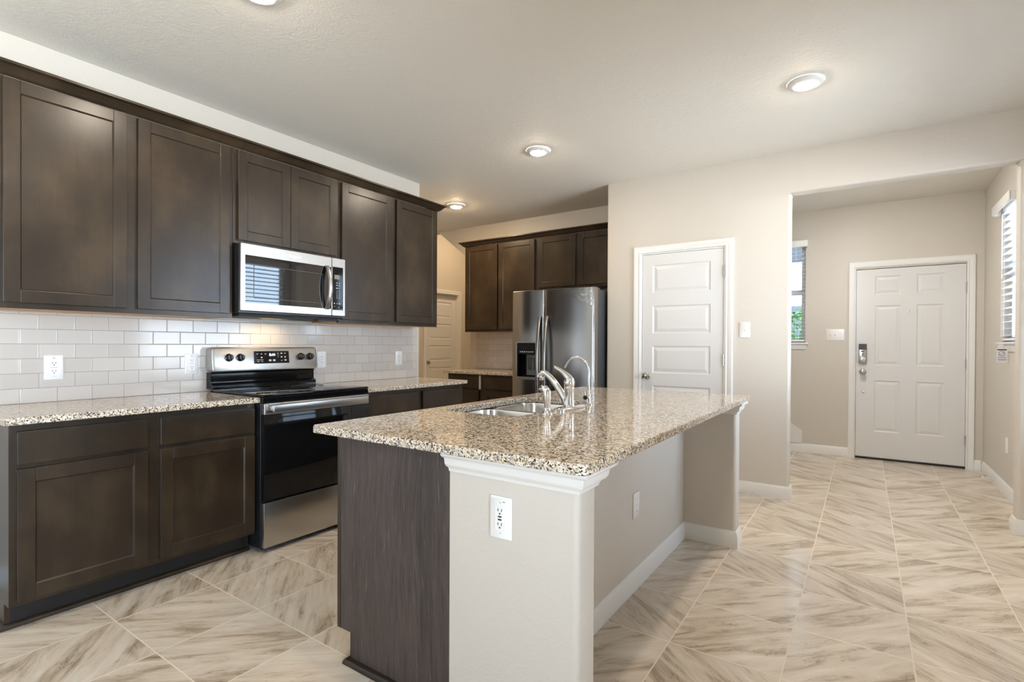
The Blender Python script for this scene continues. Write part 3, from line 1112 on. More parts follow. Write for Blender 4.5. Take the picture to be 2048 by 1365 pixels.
ML = R_LEFT     # local x = world y, local y = -world x
BF, BBK = -XBF, -(XW + 0.001)
base_cabinet('base_cabinet', 'dark wood base cabinet left of the range, with two drawers over two doors', ML, 0.590, 1.632, BF, BBK,
             [(0.613, 1.087, 0.128, 0.680), (1.142, 1.624, 0.128, 0.680)], [(0.613, 1.087, 0.700, 0.838), (1.142, 1.624, 0.700, 0.838)],
             'base cabinets of the long run', shoe=[(0.59 - 0.0005, BBK, 0), (0.59 - 0.0005, BF + 0.066, 0), (1.632, BF + 0.066, 0)], center=[1.1145])
base_cabinet('base_cabinet', 'dark wood base cabinet right of the range, its doors mostly hidden by the island', ML, 2.406, 3.495, BF, BBK,
             [(2.432, 2.945, 0.128, 0.680), (2.998, 3.48, 0.128, 0.680)], [(2.432, 2.945, 0.700, 0.838), (2.998, 3.48, 0.700, 0.838)],
             'base cabinets of the long run', shoe=[(2.41, BF + 0.066, 0), (3.4955, BF + 0.066, 0), (3.4955, BBK, 0)], center=[2.9715])
UF, UBK = -XUF, -(XW + 0.001)
ZU0, ZU1 = 1.366, 2.41
wall_cabinet('wall_cabinet', 'tall dark wood wall cabinet with two doors left of the microwave', ML, 0.610, 1.650, UF, UBK, ZU0, ZU1,
             [(0.628, 1.098, 1.392, 2.402), (1.148, 1.628, 1.392, 2.402)], [1.123], 'wall cabinets of the long run')
wall_cabinet('wall_cabinet', 'short dark wood wall cabinet directly above the microwave', ML, 1.652, 2.418, UF, UBK, 1.828, ZU1,
             [(1.678, 2.0275, 1.850, 2.402), (2.0305, 2.395, 1.850, 2.402)], None, 'wall cabinets of the long run')
wall_cabinet('wall_cabinet', 'tall dark wood wall cabinet with two doors right of the microwave', ML, 2.420, 3.482, UF, UBK, ZU0, ZU1,
             [(2.440, 2.929, 1.392, 2.402), (2.980, 3.463, 1.392, 2.402)], [2.9545], 'wall cabinets of the long run')
CROWN = [(0.0, 0.001), (0.010, 0.001), (0.014, 0.006), (0.024, 0.012), (0.044, 0.034), (0.054, 0.040), (0.062, 0.042), (0.062, 0.054), (0.0, 0.054)]
m = MB(ML); m.sweep([(0.610, UBK, ZU1), (0.610, UF, ZU1), (3.482, UF, ZU1), (3.482, UBK, ZU1)], (0, 0, 1), CROWN)
tag(m.build('crown_moulding', 'cabinet_wood', None, 30), 'dark crown moulding along the top of the long wall cabinet run', 'crown moulding', 'crown mouldings')
# end wall run (faces -y)
YU = 4.955
wall_cabinet('wall_cabinet', 'tall dark wood wall cabinet left of the refrigerator on the end wall', R_ID, -4.083, -3.046, YU, YB - 0.010, ZU0, ZU1,
             [(-4.063, -3.585, 1.392, 2.402), (-3.560, -3.070, 1.392, 2.402)], [-3.5725], 'wall cabinets on the end wall')
wall_cabinet('wall_cabinet', 'short dark wood wall cabinet above the refrigerator', R_ID, -3.044, -2.0345, YU, YB - 0.002, 1.828, ZU1,
             [(-3.018, -2.556, 1.850, 2.402), (-2.522, -2.060, 1.850, 2.402)], [-2.539], 'wall cabinets on the end wall')
m = MB(); m.sweep([(-4.083, YB - 0.002, ZU1), (-4.083, YU, ZU1), (-2.036, YU, ZU1)], (0, 0, 1), CROWN)
tag(m.build('crown_moulding', 'cabinet_wood', None, 30), 'dark crown moulding on the end wall above the refrigerator cabinets', 'crown moulding', 'crown mouldings')
bc = base_cabinet('base_cabinet', 'dark wood base cabinet beside the refrigerator on the end wall', R_ID, -4.105, -3.000, 4.672, YB - 0.010,
                  [(-4.088, -3.632, 0.128, 0.690), (-3.560, -3.02, 0.128, 0.690)], [(-4.088, -3.632, 0.710, 0.842), (-3.560, -3.02, 0.710, 0.842)],
                  None, center=[-3.596])
m = MB(); m.box(-3.616, -3.609, 4.640, 4.671, 0.70, 0.86, 0.002); m.build('shipping_tab', 'plate_white', bc, label='white plastic strip between the drawers')

# ------------------------------------------------------------------ countertops and tile
def slab_loops(outer, z0, z1, ease=0.003):
    return [(outer, z0), (outer, z1)]


def countertop(mb, outer, z0, z1, hole=None, ease=0.003):
    """outer: list of xy (ccw). eased top and bottom edges, optional hole"""
    def inset(pts, d):
        n = len(pts); out = []
        for i in range(n):
            p = Vector(pts[i]); a = (p - Vector(pts[i - 1])); b = (Vector(pts[(i + 1) % n]) - p)
            if a.length < 1e-9 or b.length < 1e-9:
                out.append(p); continue
            na = Vector((-a.y, a.x)).normalized(); nb = Vector((-b.y, b.x)).normalized()
            m_ = (na + nb) / max(0.2, (1 + na.dot(nb)))
            out.append(p + m_ * d)
        return [(q.x, q.y) for q in out]
    bm = mb.bm
    def side(pts, d):
        rings = []
        for ins, z in ((ease, z0), (0, z0 + ease), (0, z1 - ease), (ease, z1)):
            q = inset(pts, ins * d)
            rings.append([bm.verts.new(Vector((p[0], p[1], z))) for p in q])
        n = len(pts)
        for a, b in zip(rings, rings[1:]):
            for i in range(n):
                bm.faces.new((a[i], a[(i + 1) % n], b[(i + 1) % n], b[i]))
        return rings
    ro = side(outer, 1)
    loops = [(ro[0], ro[-1])]
    if hole:
        rh = side(hole, -1)
        loops.append((rh[0], rh[-1]))
    for k in (0, 1):
        if hole:
            es = []
            for lp in loops:
                v = lp[k]
                for i in range(len(v)):
                    e_ = bm.edges.get((v[i], v[(i + 1) % len(v)]))
                    es.append(e_)
            bmesh.ops.triangle_fill(bm, edges=es, use_beauty=True, use_dissolve=False)
        else:
            bm.faces.new(loops[0][k])
    return mb


m = MB(); countertop(m, [(XW + 0.001, 0.565), (XCF, 0.565), (XCF, 1.635), (XW + 0.001, 1.635)], ZC0, ZC1)
tag(m.build('countertop', 'granite'), 'speckled granite countertop left of the range', 'countertop', 'granite countertops')
m = MB(); countertop(m, round_corners([(XW + 0.001, 2.403), (XCF, 2.403), (XCF, 3.516), (XW + 0.001, 3.516)], [0, 0, 0.01, 0], 3), ZC0, ZC1)
tag(m.build('countertop', 'granite'), 'speckled granite countertop right of the range', 'countertop', 'granite countertops')
m = MB(); countertop(m, [(-4.135, 4.622), (-2.985, 4.622), (-2.985, YB - 0.001), (-4.135, YB - 0.001)], ZC0 + 0.002, ZC1 + 0.002)
tag(m.build('countertop', 'granite'), 'speckled granite countertop beside the refrigerator on the end wall', 'countertop', 'granite countertops')
SX0, SX1, SY0, SY1 = -1.655, -1.235, 1.835, 2.590
outer = round_corners([(-1.742, 1.200), (-0.586, 1.200), (-0.586, 3.492), (-1.742, 3.492)], [0.012, 0.03, 0.02, 0.012], 5)
m = MB(); countertop(m, outer, ZC0, ZC1, rrect(SX0, SX1, SY0, SY1, 0.07, 6)[::1])
tag(m.build('countertop', 'granite', None, 30), 'large speckled granite island countertop with the sink cut into it', 'countertop', 'granite countertops')

m = MB(); m.box(XW + 0.0005, XW + TILE, 0.565, 3.545, ZC1 + 0.001, 1.3645)
tag(m.build('tile_backsplash', 'subway_tile'), 'pale glossy subway tile backsplash behind the range', 'backsplash', 'tile backsplashes')
m = MB(); m.box(-4.154, -2.98, YB - TILE, YB - 0.0005, ZC1 + 0.004, 1.3645)
tag(m.build('tile_backsplash', 'subway_tile_end_wall'), 'pale subway tile backsplash left of the refrigerator', 'backsplash', 'tile backsplashes')

# ------------------------------------------------------------------ range
RY0, RY1 = 1.639, 2.399
rg = empty('electric_range', (-3.17, 2.019, 0), 'stainless and black electric range with glass cooktop', 'range')
m = MB(); m.box(-3.46, -2.866, RY0, RY1, 0.025, 0.898, 0.002); m.build('body', 'black_satin', rg)
for xx in (-3.40, -2.92):
    for yy in (RY0 + 0.05, RY1 - 0.05):
        m = MB(); m.cyl((xx, yy, 0.001), (xx, yy, 0.026), 0.018, seg=14); m.build('foot', 'black_matte', rg)
m = MB(); m.box(-3.44, -2.842, RY0 - 0.002, RY1 + 0.002, 0.9005, 0.916, 0.004, 3)
ck = m.build('cooktop', 'black_gloss', rg, 40, label='black glass cooktop')
for (bx, by, br) in ((-3.26, 1.83, 0.085), (-3.26, 2.21, 0.105), (-3.00, 1.83, 0.115), (-3.00, 2.21, 0.085)):
    m = MB(); m.lathe([(br - 0.0012, 0.0), (br - 0.0012, 0.0005), (br, 0.0005), (br, 0.0)], (bx, by, 0.9162), (0, 0, 1), 48, caps=False)
    m.build('burner_ring', 'dark_grey', ck)
m = MB(); m.box(-2.866, -2.840, RY0, RY1, 0.868, 0.9, 0.003); m.build('front_lip', 'black_gloss', rg)
# oven door
m = MB(); m.box(-2.864, -2.832, RY0 + 0.003, RY1 - 0.003, 0.304, 0.800, 0.004)
od = m.build('oven_door', 'black_gloss', rg, 40, label='black glass oven door')
m = MB(); m.box(-2.864, -2.830, RY0 + 0.003, RY1 - 0.003, 0.8005, 0.864, 0.003); m.build('door_trim', 'stainless', od, label='stainless top band')
m = MB(); m.box(-2.808, -2.790, RY0 + 0.038, RY1 - 0.038, 0.815, 0.857, 0.004, 3)
m.box(-2.830, -2.808, RY0 + 0.045, RY0 + 0.07, 0.822, 0.850, 0.002); m.box(-2.830, -2.808, RY1 - 0.07, RY1 - 0.045, 0.822, 0.850, 0.002)
m.build('handle', 'stainless', od, 40, label='flat stainless handle bar')
m = MB()
text_into(m, 'Whirlpool', 0.034, face_matrix((-2.8316, 2.228, 0.372), '+x'), 0.0004, 0.1)
ring = []
for k in range(15):
    a = math.radians(-120 + 205 * k / 14)
    ring.append((-2.8312, 2.236 + 0.046 * math.cos(a), 0.372 + 0.017 * math.sin(a) + 0.006 * math.cos(a)))
m.tube(ring, [0.0008 + 0.0016 * math.sin(math.pi * k / 14) for k in range(15)], 6)
m.build('logo', 'logo_silver', od, label='silver script logo')
m = MB(); m.box(-2.864, -2.832, RY0 + 0.003, RY1 - 0.003, 0.032, 0.292, 0.004); m.build('storage_drawer', 'stainless', rg, 40, label='brushed stainless drawer')
# backguard
prof = [(-3.508, 0.9165), (-3.425, 0.9165), (-3.425, 0.938), (-3.452, 0.955), (-3.452, 1.012), (-3.440, 1.022), (-3.508, 1.022)]
m = MB(); m.prism(prof, 'y', RY0 + 0.006, RY1 - 0.006); m.build('backguard', 'black_gloss', rg, label='black lower backguard')
gz0, gz1 = 1.0225, 1.186
m = MB()
rings = []
for dx, ins in ((0, 0.004), (0.075, 0.0), (0.087, 0.004), (0.090, 0.010)):
    q = rrect(RY0 - 0.0 + ins, RY1 + 0.004 - ins, gz0 + ins, gz1 - ins, 0.02, 5)
    rings.append([(-3.508 + dx - 0.10 * (z - gz0) * (1 if dx > 0 else 0), y, z) for y, z in q])
m.loft(rings, True, True)
cp = m.build('control_panel', 'stainless', rg, 35, label='stainless control panel')
xf = lambda z: -3.418 - 0.10 * (z - gz0)
m = MB(); m.prism([(xf(1.073) + 0.002, 1.073), (xf(1.158) + 0.002, 1.158), (xf(1.158) - 0.004, 1.158), (xf(1.073) - 0.004, 1.073)], 'y', 1.914, 2.172)
dp = m.build('display', 'black_gloss', cp)
TILTM = Matrix.Rotation(math.radians(-5.7), 4, 'Y')
m = MB(); text_into(m, '0:44', 0.026, face_matrix((xf(1.132) + 0.0026, 2.045, 1.132), '+x'), 0.0003)
m.build('clock_digits', 'clock_blue', dp, label='glowing blue clock digits')
m = MB()
for (yy, zz, ww, hh) in ((1.937, 1.139, .012, .004), (1.967, 1.139, .012, .004), (1.996, 1.139, .011, .004), (1.967, 1.114, .011, .009), (1.942, 1.098, .022, .003), (1.968, 1.098, .022, .003),
                         (1.943, 1.087, .016, .004), (1.970, 1.087, .012, .004), (2.028, 1.094, .019, .012), (2.058, 1.094, .019, .012), (2.088, 1.142, .010, .004), (2.088, 1.130, .018, .002),
                         (2.114, 1.142, .014, .007), (2.141, 1.142, .012, .004), (2.114, 1.117, .010, .009), (2.141, 1.117, .010, .008), (2.114, 1.092, .010, .004), (2.143, 1.094, .015, .009), (2.088, 1.117, .006, .003)):
    m.box(xf(zz) + 0.0021, xf(zz) + 0.0028, yy - ww / 2, yy + ww / 2, zz - hh / 2, zz + hh / 2)
m.build('button_marks', 'mark_grey', dp)
kaxis = Vector((1, 0, 0.10)).normalized()
for yy in (1.747, 1.822, 2.268, 2.343):
    zz = 1.117
    m = MB(); m.lathe([(0.026, 0), (0.026, 0.004), (0.0215, 0.006), (0.0205, 0.024), (0.018, 0.028), (0, 0.028)], (xf(zz), yy, zz), kaxis, 28)
    m.box(xf(zz) + 0.022, xf(zz) + 0.035, yy - 0.0055, yy + 0.0055, zz - 0.020, zz + 0.020, 0.003)
    kn = m.build('knob', 'knob_black', cp, 40)
    m = MB()
    for k in range(7):
        a = math.radians(-210 + 40 * k)
        m.box(xf(zz) + 0.0002, xf(zz) + 0.0012, yy + 0.031 * math.cos(a) - 0.002, yy + 0.031 * math.cos(a) + 0.002, zz + 0.031 * math.sin(a) - 0.0012, zz + 0.031 * math.sin(a) + 0.0012)
    m.build('dial_marks', 'dark_grey', kn)

# ------------------------------------------------------------------ microwave
mw = empty('microwave', (-3.31, 2.04, 1.408), 'stainless over-the-range microwave with black glass door', 'microwave')
MY0, MY1, MZ0, MZ1 = 1.656, 2.416, 1.410, 1.822
XM = -3.112
m = MB(); m.box(-3.510, XM - 0.032, MY0 + 0.003, MY1 - 0.003, MZ0 - 0.012, MZ1 - 0.004, 0.002); m.build('body', 'black_satin', mw)
m = MB()
m.box(-3.49, -3.401, MY0 + 0.02, MY1 - 0.02, MZ0 - 0.030, MZ0 - 0.0125); m.box(-3.339, -3.17, MY0 + 0.02, MY1 - 0.02, MZ0 - 0.030, MZ0 - 0.0125)
m.box(-3.401, -3.339, MY0 + 0.02, 1.929, MZ0 - 0.030, MZ0 - 0.0125); m.box(-3.401, -3.339, 2.111, MY1 - 0.02, MZ0 - 0.030, MZ0 - 0.0125)
m.build('vent_base', 'black_matte', mw)
m = MB(); m.box(-3.20, XM - 0.033, MY1 - 0.20, MY1 - 0.05, MZ0 - 0.040, MZ0 - 0.0305, 0.002); m.build('hood_latch', 'black_satin', mw)
m = MB(); m.box(-3.40, -3.34, 1.93, 2.11, MZ0 - 0.0155, MZ0 - 0.0135); m.build('added_cook_glow', 'cook_glow', mw, label='hidden glowing strip added for the warm light on the tile')  # added glow, recessed out of sight, warms the tile behind the range
YS = 2.302      # split between door and control panel


def bezel(mb, y0, y1, z0, z1, wy0, wy1, wz0, wz1, xf_, th, r=0.012):
    n = 5
    o = rrect(y0, y1, z0, z1, 0.006, n); i = rrect(wy0, wy1, wz0, wz1, r, n)
    rings = [[(xf_ - th, y, z) for y, z in o], [(xf_ - 0.004, y, z) for y, z in o]]
    o2 = rrect(y0 + .003, y1 - .003, z0 + .003, z1 - .003, 0.006, n)
    rings.append([(xf_, y, z) for y, z in o2])
    rings.append([(xf_, y, z) for y, z in i])
    rings.append([(xf_ - 0.006, y, z) for y, z in i])
    mb.loft(rings, False, False)


m = MB(); bezel(m, MY0, YS - 0.0015, MZ0, MZ1, 1.683, YS - 0.0016, 1.458, 1.752, XM, 0.030, 0.004)
dr = m.build('door', 'stainless', mw, 35, label='stainless framed door')
m = MB(); m.box(XM - 0.016, XM - 0.005, 1.676, YS - 0.002, 1.452, 1.758); m.build('window', 'mirror_black', dr, label='black glass window')
m = MB(); bezel(m, 1.735, 2.235, 1.488, 1.700, 1.742, 2.228, 1.494, 1.694, XM - 0.0045, 0.0004, 0.01); m.build('window_border', 'dark_grey', dr)
pts = []
for k in range(13):
    t_ = k / 12
    pts.append((XM + 0.006 + 0.042 * math.sin(math.pi * t_) ** 0.8, 2.258, 1.452 + 0.306 * t_))
m = MB()
rings = []
for p in pts:
    rings.append([(p[0] - 0.006, p[1] - 0.015, p[2]), (p[0] + 0.004, p[1] - 0.015, p[2]), (p[0] + 0.007, p[1] - 0.009, p[2]), (p[0] + 0.007, p[1] + 0.009, p[2]), (p[0] + 0.004, p[1] + 0.015, p[2]), (p[0] - 0.006, p[1] + 0.015, p[2])])
m.loft(rings, True, True)
m.build('handle', 'stainless', dr, 50, label='bowed stainless handle')
m = MB()
text_into(m, 'Whirlpool', 0.027, face_matrix((XM + 0.0003, 2.005, 1.786), '+x'), 0.0004, 0.1)
ring = []
for k in range(15):
    a = math.radians(-120 + 205 * k / 14)
    ring.append((XM + 0.0005, 2.012 + 0.036 * math.cos(a), 1.786 + 0.013 * math.sin(a) + 0.004 * math.cos(a)))
m.tube(ring, [0.0006 + 0.0012 * math.sin(math.pi * k / 14) for k in range(15)], 6)
m.build('logo', 'vinyl_white', dr, label='pale script logo')
m = MB(); bezel(m, YS + 0.0015, MY1, MZ0, MZ1, YS + 0.0016, 2.396, 1.452, 1.758, XM, 0.030, 0.004)
pn = m.build('control_side', 'stainless', mw, 35, label='stainless end frame')
m = MB(); m.box(XM - 0.016, XM - 0.003, YS + 0.002, 2.4, 1.448, 1.762); kp = m.build('keypad', 'black_gloss', pn, label='black touch keypad')
m = MB(); m.box(XM - 0.003, XM - 0.0022, 2.325, 2.368, 1.672, 1.702); m.build('display', 'lcd_olive', kp)
m = MB()
for (yy, zz, ww, hh) in [(2.345, 1.645, .012, .004), (2.367, 1.645, .010, .004), (2.345, 1.628, .013, .005), (2.367, 1.628, .010, .005), (2.345, 1.608, .013, .006), (2.367, 1.610, .008, .005),
                         (2.345, 1.584, .004, .006), (2.367, 1.584, .004, .006), (2.345, 1.568, .004, .006), (2.367, 1.568, .004, .006), (2.345, 1.553, .004, .006), (2.367, 1.553, .004, .006), (2.345, 1.538, .004, .005), (2.367, 1.538, .007, .004),
                         (2.325, 1.499, .008, .009), (2.347, 1.499, .011, .004), (2.368, 1.498, .011, .008), (2.326, 1.477, .006, .005), (2.363, 1.474, .007, .006)]:
    m.box(XM - 0.003, XM - 0.0023, yy - ww / 2, yy + ww / 2, zz - hh / 2, zz + hh / 2)
m.build('key_marks', 'mark_grey', kp)

# ------------------------------------------------------------------ refrigerator
fr = empty('refrigerator', (-2.507, 4.75, 0), 'stainless side-by-side refrigerator with ice and water dispenser', 'refrigerator')
FX0, FX1, FY = -2.966, -2.055, 4.352
m = MB(); m.box(FX0 + 0.008, FX1 - 0.004, FY + 0.088, 5.20, 0.03, 1.735, 0.004); m.build('body', 'dark_grey', fr, label='dark grey cabinet body')
m = MB(); m.box(FX0 + 0.012, FX1 - 0.008, FY + 0.06, FY + 0.10, 0.02, 0.085); m.build('kick_grille', 'black_satin', fr)
for xx in (FX0 + 0.07, FX1 - 0.07):
    for yy in (FY + 0.14, 5.1):
        m = MB(); m.cyl((xx, yy, 0.001), (xx, yy, 0.031), 0.02, seg=14); m.build('foot', 'black_matte', fr)
m = MB(); m.box(FX0 + 0.02, FX1 - 0.014, FY + 0.075, FY + 0.16, 1.7355, 1.752, 0.004); m.build('hinge_cover', 'dark_grey', fr)


def fridge_door(mb, x0, x1, z0, z1, hole=None):
    def bulge(x):
        t_ = (x - x0) / (x1 - x0)
        e_ = min(t_, 1 - t_) * (x1 - x0)
        y = FY - 0.017 * (1 - (2 * t_ - 1) ** 2)
        if e_ < 0.012: y += 0.010 * (1 - e_ / 0.012) ** 2
        return y
    xs_ = [x0 + (x1 - x0) * k / 24 for k in range(25)] + [x0 + 0.003, x0 + 0.007, x0 + 0.012, x1 - 0.003, x1 - 0.007, x1 - 0.012]
    zs_ = [z0, z0 + 0.004, (z0 + z1) / 2, z1 - 0.004, z1]
    if hole:
        xs_ += [hole[0], hole[1]]; zs_ += [hole[2], hole[3]]
    xs_ = sorted(set(round(x, 5) for x in xs_)); zs_ = sorted(set(round(z, 5) for z in zs_))
    bm = mb.bm
    G = {}
    def V(x, z):
        if (x, z) not in G:
            y = bulge(x) + (0.004 if z in (zs_[0], zs_[-1]) else 0)
            G[(x, z)] = bm.verts.new(Vector((x, y, z)))
        return G[(x, z)]
    for a, b in zip(xs_, xs_[1:]):
        for c, d_ in zip(zs_, zs_[1:]):
            if hole and hole[0] <= (a + b) / 2 <= hole[1] and hole[2] <= (c + d_) / 2 <= hole[3]: continue
            bm.faces.new((V(a, c), V(b, c), V(b, d_), V(a, d_)))
    yb = FY + 0.078
    for zz in (zs_[0], zs_[-1]):
        p = [V(x, zz) for x in xs_]
        q = [bm.verts.new(Vector((x, yb, zz))) for x in (xs_[-1], xs_[0])]
        bm.faces.new(p + q)
    for xx in (xs_[0], xs_[-1]):
        p = [V(xx, z) for z in zs_]
        q = [bm.verts.new(Vector((xx, yb, z))) for z in (zs_[-1], zs_[0])]
        bm.faces.new(p + q)
    bm.faces.new([bm.verts.new(Vector(c)) for c in ((x0, yb, z0), (x1, yb, z0), (x1, yb, z1), (x0, yb, z1))])


DH = (-2.896, -2.676, 0.878, 1.232)
m = MB(); fridge_door(m, FX0, -2.590, 0.09, 1.750, DH); ld = m.build('door', 'stainless_vertical', fr, 40, label='narrow freezer door with dispenser')
m = MB(); fridge_door(m, -2.584, FX1, 0.09, 1.750); rd = m.build('door', 'stainless_vertical', fr, 40, label='wide plain door')
m = MB()
a, b, c_, d_ = DH
yy0, yy1 = FY - 0.010, FY + 0.072
m.quad((a, yy0, c_), (a, yy1, c_), (a, yy1, d_), (a, yy0, d_)); m.quad((b, yy0, c_), (b, yy0, d_), (b, yy1, d_), (b, yy1, c_))
m.quad((a, yy0, c_), (b, yy0, c_), (b, yy1, c_), (a, yy1, c_)); m.quad((a, yy0, d_), (a, yy1, d_), (b, yy1, d_), (b, yy0, d_))
m.quad((a, yy1, c_), (b, yy1, c_), (b, yy1, d_), (a, yy1, d_))
dc = m.build('dispenser_cavity', 'black_gloss', ld, label='dark dispenser recess')
m = MB()
o = rrect(a - 0.012, b + 0.012, c_ - 0.014, d_ + 0.014, 0.014, 5); i_ = rrect(a + 0.002, b - 0.002, c_ + 0.002, d_ - 0.002, 0.010, 5)
m.loft([[(x, FY - 0.002, z) for x, z in o], [(x, FY - 0.018, z) for x, z in o], [(x, FY - 0.018, z) for x, z in i_], [(x, FY + 0.004, z) for x, z in i_]])
m.build('dispenser_frame', 'stainless', ld, 40, label='bright frame around the dispenser')
m = MB(); m.box(a + 0.004, b - 0.004, FY - 0.006, FY + 0.02, 1.120, d_ - 0.004); m.build('dispenser_panel', 'black_gloss', ld)
m = MB()
for k in range(7):
    m.box(a + 0.030 + k * 0.024, a + 0.044 + k * 0.024, FY - 0.0068, FY - 0.0061, 1.136, 1.146)
m.build('dispenser_marks', 'mark_grey', ld)
m = MB()
m.box(a + 0.075, b - 0.006, FY + 0.048, FY + 0.07, 0.905, 1.110, 0.004)
m.build('paddle_plate', 'grey_plastic', ld, 40)
for q in (a + 0.092, a + 0.160):
    m = MB(); m.box(q, q + 0.048, FY + 0.035, FY + 0.0475, 0.960, 1.085, 0.006); m.build('paddle', 'dark_grey', ld, 40)
m = MB(); m.box(a + 0.003, b - 0.003, FY + 0.0, FY + 0.07, c_ + 0.002, c_ + 0.012, 0.002); m.build('drip_tray', 'stainless', ld)


def fridge_handle(xc, door):
    m = MB()
    rings = []
    for k in range(15):
        t_ = k / 14
        z = 0.56 + 0.93 * t_
        y = FY - 0.022 - 0.048 * math.sin(math.pi * t_) ** 0.7
        rings.append([(xc - 0.017, y + 0.008, z), (xc - 0.017, y - 0.004, z), (xc - 0.011, y - 0.009, z), (xc + 0.011, y - 0.009, z), (xc + 0.017, y - 0.004, z), (xc + 0.017, y + 0.008, z)])
    m.loft(rings, True, True)
    for z in (0.565, 1.465):
        m.box(xc - 0.013, xc + 0.013, FY - 0.024, FY - 0.001, z, z + 0.02)
    m.build('handle', 'stainless_vertical', door, 50, label='bowed vertical bar handle')


fridge_handle(-2.628, ld)
fridge_handle(-2.548, rd)
# crinkled protective film in the top corner of the wide door
random.seed(4)
m = MB()
gx, gz = 18, 14
V_ = {}
for i in range(gx + 1):
    for j in range(gz + 1):
        u_, v_ = i / gx, j / gz
        x = FX1 - 0.006 - 0.30 * u_
        z = 1.744 - (0.17 * (1 - 0.75 * u_)) * v_
        t_ = (x + 2.584) / (FX1 + 2.584)
        y = FY - 0.017 * (1 - (2 * t_ - 1) ** 2) - 0.003 - abs(random.gauss(0, 0.0022)) * (1 - 0.5 * u_)
        if i == 0: y = FY + 0.002
        V_[(i, j)] = m.bm.verts.new(Vector((x, y, z)))
for i in range(gx):
    for j in range(gz):
        m.bm.faces.new((V_[(i, j)], V_[(i + 1, j)], V_[(i + 1, j + 1)], V_[(i, j + 1)]))
m.build('protective_film', 'plastic_film', rd, 80, label='crinkled clear film at the top corner')
m = MB(); text_into(m, 'Whirlpool', 0.026, face_matrix((-2.175, FY - 0.0125, 1.682), '-y'), 0.0004, 0.1)
m.build('logo', 'vinyl_white', rd)

# ------------------------------------------------------------------ island
IX0, IXP, IY0, IY1 = -1.677, -1.107, 1.270, 3.415
XWALL = -0.937
w = MB()
poly = [(IXP, IY0), (-0.643, IY0), (-0.643, IY0 + 0.115), (XWALL, IY0 + 0.115), (XWALL, 3.300), (-0.629, 3.300), (-0.629, IY1), (IXP, IY1)]
w.prism(round_corners(poly, [0, 0.02, 0.02, 0, 0, 0.02, 0.02, 0], 6), 'z', 0, 0.868)
structure(w.build('wall_island', 'wall_paint', smooth=40), 'painted half wall with two end posts under the island counter', 'half wall')
baseboard('baseboard_island', [(IXP + 0.02, IY0 - e), (-0.643 + e, IY0 - e), (-0.643 + e, IY0 + 0.115 + e), (XWALL + e, IY0 + 0.115 + e), (XWALL + e, 3.300 - e), (-0.629 + e, 3.300 - e), (-0.629 + e, IY1 + e), (-1.08, IY1 + e)],
          'white baseboard wrapping the island half wall and posts')
CAP = [(0, 0.0), (0.004, 0.0), (0.006, 0.008), (0.010, 0.014), (0.020, 0.020), (0.026, 0.030), (0.027, 0.040), (0.030, 0.048), (0.040, 0.052), (0.046, 0.058), (0.047, 0.068), (0, 0.068)]
m = MB(); zc = 0.8005
m.sweep([(IXP, IY0 - e, zc), (-0.643 + e, IY0 - e, zc), (-0.643 + e, IY0 + 0.115 + e, zc), (XWALL + 0.06, IY0 + 0.115 + e, zc)], (0, 0, 1), CAP)
structure(m.build('trim_2', 'trim_white', smooth=35), 'white cap moulding on the near island post', 'trim')
m = MB()
m.sweep([(XWALL + 0.2, 3.300 - e, zc), (-0.629 + e, 3.300 - e, zc), (-0.629 + e, IY1 + e, zc), (-1.0, IY1 + e, zc)], (0, 0, 1), [(u * 0.8, w_) for u, w_ in CAP])
structure(m.build('trim_3', 'trim_white', smooth=35), 'white cap moulding on the far island post', 'trim')

ic = empty('island_cabinet', (-1.39, 2.34, 0), 'dark wood island sink cabinet with a wood-grain end panel', 'cabinet')
zk, zt = 0.117, 0.868
m = MB(); m.prism([(IX0 + 0.020, zk), (IX0 + 0.083, zk), (IX0 + 0.083, 0.001), (IXP - 0.001, 0.001), (IXP - 0.001, zt), (IX0 + 0.020, zt)], 'y', IY0, IY0 + 0.012)
m.build('end_panel', 'laminate_wood', ic, label='dark wood-grain end panel')
m = MB()
m.prism([(IX0 + 0.020, zk), (IX0 + 0.083, zk), (IX0 + 0.083, 0.001), (IXP - 0.001, 0.001), (IXP - 0.001, zt), (IX0 + 0.020, zt)], 'y', IY1 - 0.012, IY1)
m.box(IX0 + 0.02, IXP - 0.001, IY0 + 0.0125, IY1 - 0.0125, zk, zk + 0.016)
m.box(IXP - 0.010, IXP - 0.001, IY0 + 0.0125, IY1 - 0.0125, zk + 0.017, zt)
m.build('carcass', 'cabinet_wood', ic)
m = MB()
m.box(IX0, IX0 + 0.0195, IY0 - 0.003, IY0 + 0.04, zk, zt, 0.003)
m.box(IX0, IX0 + 0.0195, IY1 - 0.04, IY1, zk, zt, 0.001)
for yy in (1.83, 2.61):
    m.box(IX0, IX0 + 0.0195, yy - 0.03, yy + 0.03, zk + 0.04, zt - 0.04)
m.box(IX0, IX0 + 0.0195, IY0 + 0.04, IY1 - 0.04, zk, zk + 0.04); m.box(IX0, IX0 + 0.0195, IY0 + 0.04, IY1 - 0.04, zt - 0.04, zt); m.box(IX0 + 0.0003, IX0 + 0.0195, IY0 + 0.04, IY1 - 0.04, 0.665, 0.705)
m.build('face_frame', 'cabinet_wood', ic)
m = MB(); m.box(IX0 + 0.075, IX0 + 0.0825, IY0 + 0.001, IY1 - 0.001, 0.001, zk); m.build('toe_kick', 'black_satin', ic)
MI = R_ISLE     # local x = -world y, local y = world x
